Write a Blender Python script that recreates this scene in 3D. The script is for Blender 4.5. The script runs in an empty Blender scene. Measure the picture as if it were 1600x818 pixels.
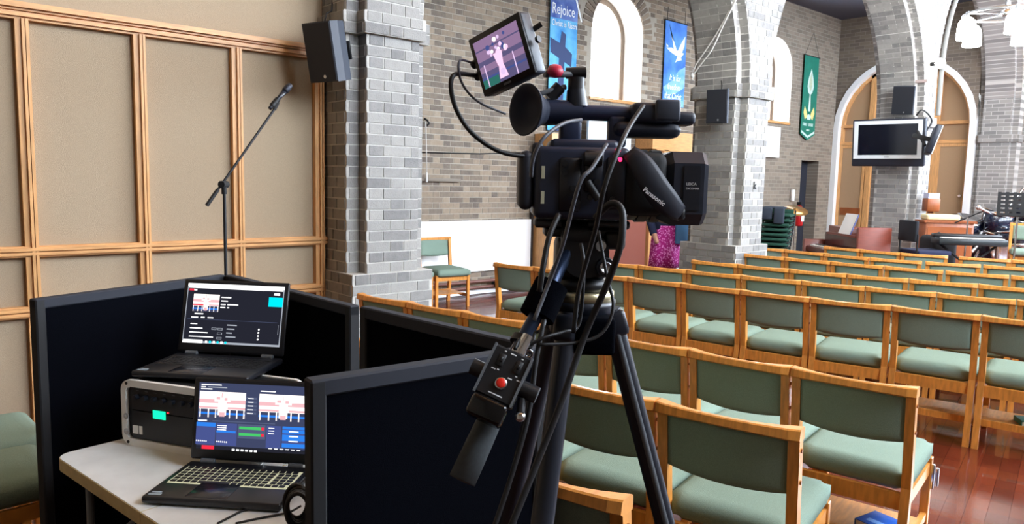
import bpy, bmesh, math, random
from mathutils import Vector, Matrix
random.seed(11)
SC = bpy.context.scene
COL = SC.collection
# ---------------------------------------------------------------- camera
FPX, IW, IH = 1160.0, 1600, 818
YAW, PITCH, ROLL, CAMH = math.radians(48.55), math.radians(6.3), math.radians(1.3), 1.6
F0 = Vector((math.cos(YAW), math.sin(YAW), 0)); R0 = Vector((math.sin(YAW), -math.cos(YAW), 0)); UP = Vector((0, 0, 1))
CF = F0*math.cos(PITCH) - UP*math.sin(PITCH); CU0 = UP*math.cos(PITCH) + F0*math.sin(PITCH)
CR = R0*math.cos(ROLL) + CU0*math.sin(ROLL); CU = CU0*math.cos(ROLL) - R0*math.sin(ROLL)
CAMO = Vector((0, 0, CAMH))
cd = bpy.data.cameras.new('camera'); cd.sensor_fit = 'HORIZONTAL'; cd.sensor_width = 36; cd.lens = FPX/IW*36
cd.clip_start = 0.05; cd.clip_end = 200
cam = bpy.data.objects.new('camera', cd); COL.objects.link(cam)
cam.matrix_world = Matrix(((CR.x, CU.x, -CF.x, 0), (CR.y, CU.y, -CF.y, 0), (CR.z, CU.z, -CF.z, CAMH), (0, 0, 0, 1)))
SC.camera = cam
# ---------------------------------------------------------------- world, exposure
SC.view_settings.view_transform = 'Standard'; SC.view_settings.look = 'None'
SC.view_settings.exposure = 0.65; SC.view_settings.gamma = 1.0; SC.view_settings.use_curve_mapping = False
wd = bpy.data.worlds.new('overcast_sky'); SC.world = wd; wd.use_nodes = True
wd.node_tree.nodes['Background'].inputs[0].default_value = (0.86, 0.93, 1.0, 1); wd.node_tree.nodes['Background'].inputs[1].default_value = 1.0
SC.cycles.max_bounces = 6; SC.cycles.diffuse_bounces = 4; SC.cycles.glossy_bounces = 3; SC.cycles.caustics_reflective = False; SC.cycles.caustics_refractive = False
FILL_SOUTH, FILL_EAST, WIN_AISLE, LAMP_E = 14.0, 38.0, 14.0, 32.0     # brightness of the aisle windows, the added south and east panes, and the lamp globes

# measured photo points turned into places in the room
def ray(x, y): return (CF*FPX + CR*(x-IW/2) - CU*(y-IH/2)).normalized()
def atD(x, y, D): d = ray(x, y); return CAMO + d*(D/d.dot(F0))
def atX(x, y, X): d = ray(x, y); return CAMO + d*(X/d.x)
def atY(x, y, Y): d = ray(x, y); return CAMO + d*(Y/d.y)
def atZ(x, y, z): d = ray(x, y); return CAMO + d*((z-CAMH)/d.z)
def pix(P):
    v = Vector(P)-CAMO; z = v.dot(CF)
    return (IW/2+FPX*v.dot(CR)/z, IH/2-FPX*v.dot(CU)/z, z)

# ---------------------------------------------------------------- materials
def lin(c):
    c = [x/255.0 for x in c[:3]]
    return tuple((x/12.92 if x <= .04045 else ((x+.055)/1.055)**2.4) for x in c) + (1,)
MATS = {}
def mat(name, col=(128, 128, 128), rough=.5, metal=0.0, spec=.5, var=0.0, vscale=20.0, stretch=(1, 1, 1), bump=0.0, bscale=200.0, col2=None, coat=0.0, emit=None, estr=0.0, alpha=None):
    if name in MATS: return MATS[name]
    m = bpy.data.materials.new(name); m.use_nodes = True; nt = m.node_tree; b = nt.nodes['Principled BSDF']
    b.inputs['Base Color'].default_value = lin(col); b.inputs['Roughness'].default_value = rough; b.inputs['Metallic'].default_value = metal
    b.inputs['Specular IOR Level'].default_value = spec; b.inputs['Coat Weight'].default_value = coat
    if emit: b.inputs['Emission Color'].default_value = lin(emit); b.inputs['Emission Strength'].default_value = estr
    if var > 0 or bump > 0 or col2:
        tc = nt.nodes.new('ShaderNodeTexCoord'); mp = nt.nodes.new('ShaderNodeMapping'); mp.inputs['Scale'].default_value = stretch
        nt.links.new(tc.outputs['Object'], mp.inputs['Vector'])
        if var > 0 or col2:
            n = nt.nodes.new('ShaderNodeTexNoise'); n.inputs['Scale'].default_value = vscale; n.inputs['Detail'].default_value = 5
            nt.links.new(mp.outputs[0], n.inputs['Vector'])
            r = nt.nodes.new('ShaderNodeValToRGB'); e = r.color_ramp.elements
            a = lin(col); bb = lin(col2) if col2 else None
            e[0].position = .3; e[1].position = .7
            if bb: e[0].color = a; e[1].color = bb
            else:
                e[0].color = tuple(min(1, x*(1-var)) for x in a[:3])+(1,); e[1].color = tuple(min(1, x*(1+var)) for x in a[:3])+(1,)
            nt.links.new(n.outputs['Fac'], r.inputs[0]); nt.links.new(r.outputs[0], b.inputs['Base Color'])
        if bump > 0:
            n2 = nt.nodes.new('ShaderNodeTexNoise'); n2.inputs['Scale'].default_value = bscale; n2.inputs['Detail'].default_value = 3
            nt.links.new(mp.outputs[0], n2.inputs['Vector'])
            bp = nt.nodes.new('ShaderNodeBump'); bp.inputs['Strength'].default_value = bump; bp.inputs['Distance'].default_value = .01
            nt.links.new(n2.outputs['Fac'], bp.inputs['Height']); nt.links.new(bp.outputs[0], b.inputs['Normal'])
    MATS[name] = m; return m
def glow(name, col, s):
    if name in MATS: return MATS[name]
    m = bpy.data.materials.new(name); m.use_nodes = True; nt = m.node_tree; nt.nodes.clear()
    e = nt.nodes.new('ShaderNodeEmission'); e.inputs[0].default_value = lin(col); e.inputs[1].default_value = s
    o = nt.nodes.new('ShaderNodeOutputMaterial'); nt.links.new(e.outputs[0], o.inputs[0]); MATS[name] = m; return m
def piece_mat(name, cols, rough=.85, vscale=30, coat=0.0, spec=.4, bump=.25, bscale=120, nmix=.35, stretch=(1, 1, 1)):
    """masonry or wood pieces: each piece its own shade, plus grain"""
    m = bpy.data.materials.new(name); m.use_nodes = True; nt = m.node_tree; b = nt.nodes['Principled BSDF']; L = nt.links.new
    oi = nt.nodes.new('ShaderNodeObjectInfo'); ge = nt.nodes.new('ShaderNodeNewGeometry'); ad = nt.nodes.new('ShaderNodeMath'); ad.operation = 'ADD'
    fr = nt.nodes.new('ShaderNodeMath'); fr.operation = 'FRACT'
    L(oi.outputs['Random'], ad.inputs[0]); L(ge.outputs['Random Per Island'], ad.inputs[1]); L(ad.outputs[0], fr.inputs[0])
    tc = nt.nodes.new('ShaderNodeTexCoord'); mp = nt.nodes.new('ShaderNodeMapping'); mp.inputs['Scale'].default_value = stretch
    L(ge.outputs['Position'], mp.inputs['Vector'])
    n = nt.nodes.new('ShaderNodeTexNoise'); n.inputs['Scale'].default_value = vscale; n.inputs['Detail'].default_value = 5; L(mp.outputs[0], n.inputs['Vector'])
    mx = nt.nodes.new('ShaderNodeMix'); mx.data_type = 'FLOAT'; mx.inputs[0].default_value = nmix; L(fr.outputs[0], mx.inputs[2]); L(n.outputs['Fac'], mx.inputs[3])
    r = nt.nodes.new('ShaderNodeValToRGB'); els = r.color_ramp.elements
    while len(els) < len(cols): els.new(.5)
    for i, c in enumerate(cols): els[i].position = .1+.8*i/(len(cols)-1); els[i].color = lin(c)
    L(mx.outputs[0], r.inputs[0]); L(r.outputs[0], b.inputs['Base Color'])
    b.inputs['Roughness'].default_value = rough; b.inputs['Coat Weight'].default_value = coat; b.inputs['Specular IOR Level'].default_value = spec
    if bump:
        n2 = nt.nodes.new('ShaderNodeTexNoise'); n2.inputs['Scale'].default_value = bscale; L(mp.outputs[0], n2.inputs['Vector'])
        bp = nt.nodes.new('ShaderNodeBump'); bp.inputs['Strength'].default_value = bump; bp.inputs['Distance'].default_value = .01
        L(n2.outputs['Fac'], bp.inputs['Height']); L(bp.outputs[0], b.inputs['Normal'])
    MATS[name] = m; return m
def brick_tex(name, axis, c1, c2, mortar, rough=.9):
    """far brickwork: pieces too small to tell apart"""
    m = bpy.data.materials.new(name); m.use_nodes = True; nt = m.node_tree; b = nt.nodes['Principled BSDF']; L = nt.links.new
    ge = nt.nodes.new('ShaderNodeNewGeometry'); sp = nt.nodes.new('ShaderNodeSeparateXYZ'); cb = nt.nodes.new('ShaderNodeCombineXYZ')
    L(ge.outputs['Position'], sp.inputs[0]); L(sp.outputs[axis], cb.inputs[0]); L(sp.outputs[2], cb.inputs[1])
    t = nt.nodes.new('ShaderNodeTexBrick'); L(cb.outputs[0], t.inputs['Vector'])
    t.inputs['Color1'].default_value = lin(c1); t.inputs['Color2'].default_value = lin(c2); t.inputs['Mortar'].default_value = lin(mortar)
    t.inputs['Scale'].default_value = 1; t.inputs['Mortar Size'].default_value = .006; t.inputs['Brick Width'].default_value = .225; t.inputs['Row Height'].default_value = .075
    L(t.outputs['Color'], b.inputs['Base Color']); b.inputs['Roughness'].default_value = rough
    bp = nt.nodes.new('ShaderNodeBump'); bp.inputs['Strength'].default_value = .4; bp.inputs['Distance'].default_value = .01; bp.invert = True
    L(t.outputs['Fac'], bp.inputs['Height']); L(bp.outputs[0], b.inputs['Normal'])
    MATS[name] = m; return m

M_WOOD = mat('beech_wood', (214, 143, 64), .38, var=.22, vscale=9, stretch=(1, 6, 1), bump=.05, bscale=60, coat=.15)
M_FRAME = mat('oak_frame', (208, 156, 100), .42, var=.2, vscale=10, stretch=(6, 6, .6), bump=.06, bscale=80)
M_FRAMEH = mat('oak_frame_across', (208, 154, 98), .42, var=.2, vscale=10, stretch=(.6, 6, 6), bump=.06, bscale=80)
M_HESS = mat('hessian_cloth', (172, 153, 128), .95, var=.10, vscale=260, bump=.5, bscale=420, spec=.1)
M_PLAST = mat('hessian_wall', (174, 155, 130), .95, var=.08, vscale=200, bump=.4, bscale=350, spec=.1)
M_GREEN = mat('green_upholstery', (130, 150, 136), .92, var=.16, vscale=420, bump=.35, bscale=500, spec=.15)
M_BLACK = mat('black_plastic', (18, 19, 23), .42)
M_BLACKM = mat('matt_black', (12, 13, 16), .75)
M_DKBLUE = mat('blue_black_plastic', (24, 28, 38), .38)
M_RUB = mat('black_rubber', (14, 14, 16), .55)
M_FABB = mat('black_felt', (6, 7, 12), .97, var=.15, vscale=300, bump=.2, bscale=500, spec=.02)
M_SLATE = mat('slate_trim', (25, 28, 38), .8)
M_CHROME = mat('chrome', (205, 208, 212), .18, 1.0)
M_ALU = mat('brushed_aluminium', (190, 192, 194), .35, 1.0)
M_GREY = mat('grey_plastic', (92, 96, 100), .5)
M_WHITE = mat('white_paint', (236, 238, 238), .6)
M_PAPER = mat('white_paper', (240, 240, 236), .8)
M_RED = mat('red_paint', (190, 26, 30), .35)
M_TABLE = mat('pale_table_top', (226, 230, 230), .45, var=.06, vscale=12)
M_TEDGE = mat('cream_table_edge', (196, 178, 132), .55, var=.1, vscale=30)
M_MORT = mat('pale_mortar', (184, 181, 175), .95, var=.1, vscale=60, bump=.3, bscale=200, spec=.2)
M_MORT2 = mat('sandy_mortar', (168, 160, 147), .95, var=.1, vscale=60, bump=.3, bscale=200, spec=.2)
M_BRICK = piece_mat('grey_brick', [(104, 103, 102), (128, 126, 124), (143, 141, 137), (156, 153, 148)], .9, vscale=24, nmix=.45)
M_BRICK2 = piece_mat('buff_grey_brick', [(88, 80, 74), (120, 108, 96), (142, 126, 108), (160, 146, 128)], .9, vscale=24, nmix=.4)
M_FARX = brick_tex('far_brick_side', 0, (118, 108, 96), (142, 130, 114), (150, 142, 130))
M_FARY = brick_tex('far_brick_end', 1, (104, 94, 84), (124, 112, 98), (134, 124, 112))
M_FARG = brick_tex('far_brick_grey', 1, (128, 128, 126), (160, 158, 154), (186, 184, 180))
M_BLOCK = piece_mat('wood_block_floor', [(70, 28, 18), (100, 40, 25), (124, 56, 34)], .27, vscale=5, coat=.5, spec=.5, bump=.04, bscale=14, nmix=.55)
M_FLOORB = mat('floor_bed', (60, 26, 16), .5)
M_CEIL = mat('timber_ceiling', (176, 128, 78), .6, var=.2, vscale=4, stretch=(8, 1, 1))
M_DARKW = mat('dark_panel', (30, 34, 46), .8)
M_MAHOG = mat('mahogany', (112, 46, 32), .35, var=.2, vscale=8, stretch=(1, 1, 6), coat=.2)
M_TEAK = mat('teak_veneer', (150, 82, 42), .45, var=.18, vscale=8, stretch=(6, 1, 1))
M_NAVY = mat('navy_cloth', (28, 36, 66), .9)
M_DGREEN = mat('bottle_green_cloth', (18, 62, 48), .9, var=.15, vscale=80)
M_SKIN = mat('skin', (190, 140, 115), .6)

# ---------------------------------------------------------------- mesh builder
class MB:
    def __init__(s): s.v = []; s.f = []; s.mi = []; s.sm = []; s.k = 0
    def add(s, vs, fs, smooth=False):
        o = len(s.v); s.v += [tuple(p) for p in vs]
        for f in fs: s.f.append([i+o for i in f]); s.mi.append(s.k); s.sm.append(smooth)
        return s
    def use(s, k): s.k = k; return s
    def box(s, lo, hi, M=None):
        x0, y0, z0 = lo; x1, y1, z1 = hi
        vs = [(x0, y0, z0), (x1, y0, z0), (x1, y1, z0), (x0, y1, z0), (x0, y0, z1), (x1, y0, z1), (x1, y1, z1), (x0, y1, z1)]
        if M: vs = [M @ Vector(p) for p in vs]
        return s.add(vs, [(0, 3, 2, 1), (4, 5, 6, 7), (0, 1, 5, 4), (1, 2, 6, 5), (2, 3, 7, 6), (3, 0, 4, 7)])
    def rbox(s, lo, hi, r=.004, seg=2, M=None, smooth=True):
        bm = bmesh.new(); bmesh.ops.create_cube(bm, size=1)
        for v in bm.verts: v.co = Vector([lo[i]+(v.co[i]+.5)*(hi[i]-lo[i]) for i in range(3)])
        bmesh.ops.bevel(bm, geom=bm.edges[:], offset=r, segments=seg, profile=.5, affect='EDGES')
        bm.verts.index_update(); vs = [M @ v.co if M else v.co.copy() for v in bm.verts]; fs = [[v.index for v in f.verts] for f in bm.faces]; bm.free()
        return s.add(vs, fs, smooth)
    def cyl(s, p0, p1, r0, r1=None, n=14, caps=True, smooth=True):
        p0 = Vector(p0); p1 = Vector(p1); r1 = r0 if r1 is None else r1; a = (p1-p0).normalized()
        u = a.orthogonal().normalized(); w = a.cross(u); vs = []
        for p, r in ((p0, r0), (p1, r1)):
            for i in range(n): t = 2*math.pi*i/n; vs.append(p+u*(r*math.cos(t))+w*(r*math.sin(t)))
        s.add(vs, [(i, (i+1) % n, n+(i+1) % n, n+i) for i in range(n)], smooth)
        if caps: s.add(vs, [tuple(range(n))[::-1], tuple(range(n, 2*n))])
        return s
    def tube(s, path, r, n=8, closed=False, rad=None):
        P = [Vector(p) for p in path]; m = len(P); vs = []; prev = None
        for i, p in enumerate(P):
            t = (P[(i+1) % m]-P[i-1]) if closed or 0 < i < m-1 else (P[1]-P[0] if i == 0 else P[-1]-P[-2])
            t.normalize(); u = t.orthogonal().normalized() if prev is None else (prev-t*prev.dot(t)).normalized(); prev = u; w = t.cross(u)
            rr = rad[i] if rad else r
            for k in range(n): a = 2*math.pi*k/n; vs.append(p+u*(rr*math.cos(a))+w*(rr*math.sin(a)))
        fs = []
        for i in range(m if closed else m-1):
            for k in range(n): fs.append((i*n+k, i*n+(k+1) % n, ((i+1) % m)*n+(k+1) % n, ((i+1) % m)*n+k))
        if not closed: fs += [tuple(range(n))[::-1], tuple(range((m-1)*n, m*n))]
        return s.add(vs, fs, True)
    def lathe(s, prof, M=None, n=20, smooth=True):
        vs = []
        for r, z in prof:
            for i in range(n): t = 2*math.pi*i/n; vs.append(Vector((r*math.cos(t), r*math.sin(t), z)))
        if M: vs = [M @ v for v in vs]
        m = len(prof); fs = [(i*n+k, i*n+(k+1) % n, (i+1)*n+(k+1) % n, (i+1)*n+k) for i in range(m-1) for k in range(n)]
        return s.add(vs, fs+[tuple(range(n))[::-1], tuple(range((m-1)*n, m*n))], smooth)
    def prism(s, poly, h0, h1, fn, smooth=False):
        n = len(poly); vs = [fn(a, b, h0) for a, b in poly]+[fn(a, b, h1) for a, b in poly]
        return s.add(vs, [tuple(range(n))[::-1], tuple(range(n, 2*n))]+[(i, (i+1) % n, n+(i+1) % n, n+i) for i in range(n)], smooth)
    def ring(s, outer, inner, h0, h1, fn):
        n = len(outer); vs = [fn(a, b, h) for h in (h0, h1) for P in (outer, inner) for a, b in P]; fs = []
        for i in range(n):
            j = (i+1) % n
            fs += [(i, n+i, n+j, j), (2*n+i, 2*n+j, 3*n+j, 3*n+i), (i, j, 2*n+j, 2*n+i), (n+i, 3*n+i, 3*n+j, n+j)]
        return s.add(vs, fs)
    def mesh(s, name, mats):
        me = bpy.data.meshes.new(name); me.from_pydata(s.v, [], s.f); mats = mats if isinstance(mats, (list, tuple)) else [mats]
        for m in mats: me.materials.append(m)
        me.polygons.foreach_set('material_index', s.mi); me.polygons.foreach_set('use_smooth', s.sm)
        bm = bmesh.new(); bm.from_mesh(me); bmesh.ops.recalc_face_normals(bm, faces=bm.faces); bm.to_mesh(me); bm.free(); me.update(); return me
    def build(s, name, mats, parent=None, M=None): return link(name, s.mesh(name, mats), parent, M)
def link(name, me, parent=None, M=None):
    o = bpy.data.objects.new(name, me); COL.objects.link(o)
    if parent: o.parent = parent
    if M is not None: o.matrix_local = M
    return o
def tag(o, label=None, cat=None, group=None, kind=None):
    if label: o['label'] = label
    if cat: o['category'] = cat
    if group: o['group'] = group
    if kind: o['kind'] = kind
    return o
def thing(name, label, cat, loc=(0, 0, 0), rz=0.0, group=None, M=None):
    o = bpy.data.objects.new(name, None); COL.objects.link(o); o.empty_display_size = .1
    if M is not None: o.matrix_world = M
    else: o.location = loc; o.rotation_euler = (0, 0, rz)
    return tag(o, label, cat, group)
def struct(name, mb, m, label=None, parent=None):
    o = mb.build(name, m, parent)
    if not parent: o['kind'] = 'structure'
    if label: o['label'] = label
    return o
def copy_tree(o, parent=None):
    c = o.copy(); COL.objects.link(c); c.parent = parent
    for ch in o.children: copy_tree(ch, c)
    return c
def axes(o, x, z):
    """placement with the given x direction and (nearly) z direction"""
    x = Vector(x).normalized(); z = Vector(z); z = (z-x*z.dot(x)).normalized(); y = z.cross(x)
    return Matrix(((x.x, y.x, z.x, o[0]), (x.y, y.y, z.y, o[1]), (x.z, y.z, z.z, o[2]), (0, 0, 0, 1)))
def rrect(x0, x1, z0, z1, r, n=5):
    P = []
    for cx, cz, a in ((x1-r, z1-r, 0), (x0+r, z1-r, 90), (x0+r, z0+r, 180), (x1-r, z0+r, 270)):
        for i in range(n+1): t = math.radians(a+90*i/n); P.append((cx+r*math.cos(t), cz+r*math.sin(t)))
    return P
def spline(pts, k=6):
    P = [Vector(p) for p in pts]; P = [P[0]*2-P[1]]+P+[P[-1]*2-P[-2]]; out = []
    for i in range(1, len(P)-2):
        for j in range(k):
            t = j/k; a, b, c, d = P[i-1:i+3]
            out.append(.5*((2*b)+(c-a)*t+(2*a-5*b+4*c-d)*t*t+(3*b-a-3*c+d)*t**3))
    return out+[P[-2]]
def upright(o, x, up):
    """placement for lettering that reads along x with the given up direction"""
    x = Vector(x); return axes(o, x, x.cross(Vector(up)))
def text(body, size, m, parent, M, name='lettering', ext=.0006, align='LEFT', shear=0, squeeze=1.0, bold=0.0):
    cu = bpy.data.curves.new('t', 'FONT'); cu.body = body; cu.size = size; cu.extrude = ext; cu.align_x = align; cu.shear = shear; cu.resolution_u = 2; cu.offset = bold
    t = bpy.data.objects.new('t', cu); COL.objects.link(t); dg = bpy.context.evaluated_depsgraph_get()
    me = bpy.data.meshes.new_from_object(t.evaluated_get(dg)); bpy.data.objects.remove(t); bpy.data.curves.remove(cu)
    if squeeze != 1: me.transform(Matrix.Diagonal((squeeze, 1, 1, 1)))
    me.materials.clear(); me.materials.append(m); return link(name, me, parent, M)
def flat(name, rects, parent, M, depth=.0002):
    """printed or lit picture: rectangles (x0,z0,x1,z1,material) or polygons, layered on the x-z plane facing -y"""
    mb = MB(); ms = []
    for i, (shape, m) in enumerate(rects):
        if m not in ms: ms.append(m)
        mb.use(ms.index(m)); y = -depth*i
        P = [(shape[0], shape[1]), (shape[2], shape[1]), (shape[2], shape[3]), (shape[0], shape[3])] if not isinstance(shape[0], tuple) else shape
        mb.add([(a, y, b) for a, b in P], [tuple(range(len(P)))])
    me = bpy.data.meshes.new(name); me.from_pydata(mb.v, [], mb.f)
    for m in ms: me.materials.append(m)
    me.polygons.foreach_set('material_index', mb.mi); me.update()
    return link(name, me, parent, M)
# ================================================================ THE SETTING
UNIT = {}
def unit(m):
    if m.name not in UNIT: UNIT[m.name] = MB().box((-.5, -.5, -.5), (.5, .5, .5)).mesh('brick', m)
    return UNIT[m.name]
def spec(c, u, n, L, D, H, t=UP):
    u = Vector(u)*L; n = Vector(n)*D; t = Vector(t)*H
    return Matrix(((u.x, n.x, t.x, c[0]), (u.y, n.y, t.y, c[1]), (u.z, n.z, t.z, c[2]), (0, 0, 0, 1)))
def lay(owner, specs, m, limit=300, name='brick', rest='brickwork', keep=None):
    sc = []
    for i, S in enumerate(specs):
        c = S.translation; x, y, z = pix(c); ok = 0 < x < IW and 0 < y < IH and z > .2 and (keep is None or keep(x, y, c))
        a = 0
        if ok:
            e = S.col[0].xyz*.5; t = S.col[2].xyz*.5; p = pix(c+e); q = pix(c-e); r = pix(c+t); s = pix(c-t)
            a = abs((p[0]-q[0])*(r[1]-s[1])-(p[1]-q[1])*(r[0]-s[0]))
            if S.col[1].xyz.dot(CAMO-c) < 0: a *= .01
        sc.append((a, i))
    sc.sort(reverse=True); me = unit(m)
    pick = set(i for a, i in sc[:limit] if a > 0)
    for i in sorted(pick): link(name, me, owner, specs[i])
    mb = MB()
    for i, S in enumerate(specs):
        if i not in pick: mb.box((-.5, -.5, -.5), (.5, .5, .5), S)
    if mb.v: mb.build(rest, m, owner)['kind'] = 'stuff'
def courses(out, p0, u, n, z0, z1, length=None, span=None, skip=None, dep=.03, proud=.005, ph=0):
    """Flemish bond on a flat face: stretcher, header, stretcher..."""
    u = Vector(u); n = Vector(n); k = 0; nz = int(round((z1-z0)/.075)); h = (z1-z0)/max(1, nz)
    for k in range(nz):
        z = z0+h*(k+.5); a, b = span(z) if span else (0, length); s = a-.3375+(.16875 if (k+ph) % 2 else 0)-.04; j = 0
        while s < b:
            L = .225 if j % 2 == 0 else .1125; x0 = max(a+.002, s+.005); x1 = min(b-.002, s+L-.005); s += L; j += 1
            if x1-x0 < .03: continue
            c = Vector(p0)+u*((x0+x1)/2)+n*(proud-dep/2+random.uniform(-.0015, .0015)); c.z = z
            if skip and skip(c, x1-x0): continue
            out.append(spec(c, u, n, x1-x0, dep, h-.010))

# ---- floor of small wood blocks
fl = struct('floor', MB().box((-4, -3.8, -.12), (18, 8.6, -.006)), M_FLOORB, 'polished red-brown wood block floor')
blocks = []
ca, sa = math.cos(.2), math.sin(.2)
for i in range(-8, 42):
    for j in range(-60, 92):
        a = .46*(i+(.5 if j % 2 else 0)); b = .092*j
        x = a*ca-b*sa; y = a*sa+b*ca
        if not (.2 < x < 16.5 and -1.2 < y < 7.9): continue
        px = pix((x, y, 0))
        if px[2] < .5 or not (-60 < px[0] < 1680 and px[1] < 900): continue
        blocks.append(spec((x, y, -.01+random.uniform(-.0004, .0004)), (ca, sa, 0), (0, 0, 1), .4585, .02, .0905, (-sa, ca, 0)))
lay(fl, blocks, M_BLOCK, 300, 'floor_block', 'floor_blocks', keep=lambda x, y, c: x > 1180 or (730 < x < 790 and y < 500))

# ---- walls with arched openings
def wall_arch(mb, u0, u1, z0, z1, ops, fn, t, N=16):
    """ops: (centre, radius, sill, spring); fn(u, z, depth) -> point; depth 0 is the room side, t the outer side"""
    cuts = sorted(ops); edges = [u0]+[e for c, r, s, p in cuts for e in (c-r, c+r)]+[u1]
    def quad(a, b, c, d): mb.add([a, b, c, d], [(0, 1, 2, 3)])
    for d in (0, t):
        for i in range(0, len(edges), 2):
            quad(fn(edges[i], z0, d), fn(edges[i+1], z0, d), fn(edges[i+1], z1, d), fn(edges[i], z1, d))
        for c, r, s, p in cuts:
            if s > z0: quad(fn(c-r, z0, d), fn(c+r, z0, d), fn(c+r, s, d), fn(c-r, s, d))
            A = [(c-r*math.cos(math.pi*i/N), p+r*math.sin(math.pi*i/N)) for i in range(N+1)]
            for i in range(N): quad(fn(A[i][0], A[i][1], d), fn(A[i+1][0], A[i+1][1], d), fn(A[i+1][0], z1, d), fn(A[i][0], z1, d))
    return mb
def arch_reveal(mb, c, r, s, p, fn, t, N=16, sill=True):
    P = [(c-r, s)]+[(c-r*math.cos(math.pi*i/N), p+r*math.sin(math.pi*i/N)) for i in range(N+1)]+[(c+r, s)]
    for i in range(len(P)-1+(1 if sill else 0)):
        a = P[i]; b = P[(i+1) % len(P)]; mb.add([fn(a[0], a[1], 0), fn(b[0], b[1], 0), fn(b[0], b[1], t), fn(a[0], a[1], t)], [(0, 1, 2, 3)])
    return mb
def arch_poly(c, r, s, p, N=16): return [(c-r, s)]+[(c-r*math.cos(math.pi*i/N), p+r*math.sin(math.pi*i/N)) for i in range(N+1)]+[(c+r, s)]

# ---- arcade pillars
PX = [2.53, 7.26, 12.15, 16.9]; PW, Y0, Y1, NO = .62, 4.5, 5.2, .10
def plan(X, g):
    a, b, c, d, n = X-g, X+PW+g, Y0-g, Y1+g, NO
    return [(a+n, c), (b-n, c), (b-n, c+n), (b, c+n), (b, d-n), (b-n, d-n), (b-n, d), (a+n, d), (a+n, d-n), (a, d-n), (a, c+n), (a+n, c+n)]
def plan_faces(X, g):
    a, b, c, d, n = X-g, X+PW+g, Y0-g, Y1+g, NO
    return [((a+n, c), (1, 0, 0), (0, -1, 0), b-a-2*n, 0), ((a, c+n), (0, 1, 0), (-1, 0, 0), d-c-2*n, 1), ((a, c+n), (1, 0, 0), (0, -1, 0), n, 0), ((a+n, c), (0, 1, 0), (-1, 0, 0), n, 1),
            ((b-n, c+n), (1, 0, 0), (0, -1, 0), n, 0), ((a+n, d-n), (0, 1, 0), (-1, 0, 0), n, 1)]
def flatz(a, b, h): return (a, b, h)
BAYS = []
for k in range(3):
    xl, xr = PX[k]+PW, PX[k+1]; BAYS.append(((xl+xr)/2, (xr-xl)/2, 3.4 if k == 2 else 2.70))
PNAMES = ['brick pillar with notched corners beside the wood-framed wall', 'grey brick pillar carrying the hung cord and a small speaker', 'grey brick pillar carrying the silver-framed television', 'far brick pier at the end of the arcade']
for k, X in enumerate(PX):
    mb = MB(); g = .02
    mb.prism([(X-g, Y0-g), (X+PW+g, Y0-g), (X+PW+g, Y1+g), (X-g, Y1+g)], 0, .93, flatz)
    mb.prism(plan(X, 0), .93, 2.56, flatz); mb.prism(plan(X, .035), 2.555, 2.70, flatz); mb.prism(plan(X, 0), 2.70, 8.6, flatz)
    p = struct('pillar_%d' % (k+1), mb, M_MORT if k < 3 else M_FARG, PNAMES[k]); p.name = 'brick_pillar'
    if k == 3: continue
    out = []
    courses(out, (X-g, Y0-g, 0), (1, 0, 0), (0, -1, 0), .03, .93, PW+2*g); courses(out, (X-g, Y0-g, 0), (0, 1, 0), (-1, 0, 0), .03, .93, Y1-Y0+2*g, ph=1)
    for (c, u, n, L, ph) in plan_faces(X, 0): courses(out, (c[0], c[1], 0), u, n, .93, 2.555, L, ph=ph)
    for (c, u, n, L, ph) in plan_faces(X, .035): courses(out, (c[0], c[1], 0), u, n, 2.555, 2.70, L, ph=ph)
    top = [2.95, 4.0, 4.9][k]
    # front of the wall above the pillar, between the two arches
    def span(z, k=k, X=X):
        a, b = NO, PW-NO
        if k > 0:
            xc, r, zs = BAYS[k-1]
            if z > zs: a = xc+math.sqrt(max(0, (r+NO)**2-(z-zs)**2))-X
        xc, r, zs = BAYS[k]
        if z > zs: b = xc-math.sqrt(max(0, (r+NO)**2-(z-zs)**2))-X
        return a, b
    courses(out, (X, Y0, 0), (1, 0, 0), (0, -1, 0), 2.70, top, span=span)
    # arch bricks curving off the pillar towards the viewer
    if k > 0:
        xc, r, zs = BAYS[k-1]
        for (rho, ya, yb) in ((r, Y0+NO, Y1-NO), (r+NO, Y0, Y0+NO), (r+NO, Y1-NO, Y1)):
            nst = int(1.05/(.075/rho)); 
            for i in range(nst):
                th = (i+.5)*.075/rho; tx, tz = -math.sin(th), math.cos(th); y = ya-(.16 if i % 2 else .05); j = 0
                while y < yb:
                    L = .225 if j % 2 == 0 else .1125; a0 = max(ya+.002, y+.005); a1 = min(yb-.002, y+L-.005); y += L; j += 1
                    if a1-a0 < .03: continue
                    rr = rho+.010
                    out.append(spec((xc+rr*math.cos(th), (a0+a1)/2, zs+rr*math.sin(th)), (0, 1, 0), (-math.cos(th), 0, -math.sin(th)), a1-a0, .03, .065, (tx, 0, tz)))
    else:
        for (c, u, n, L, ph) in plan_faces(X, 0)[1:]: courses(out, (c[0], c[1], 0), u, n, 2.70, 3.0, L, ph=ph)
    lay(p, out, M_BRICK, 300)
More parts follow.
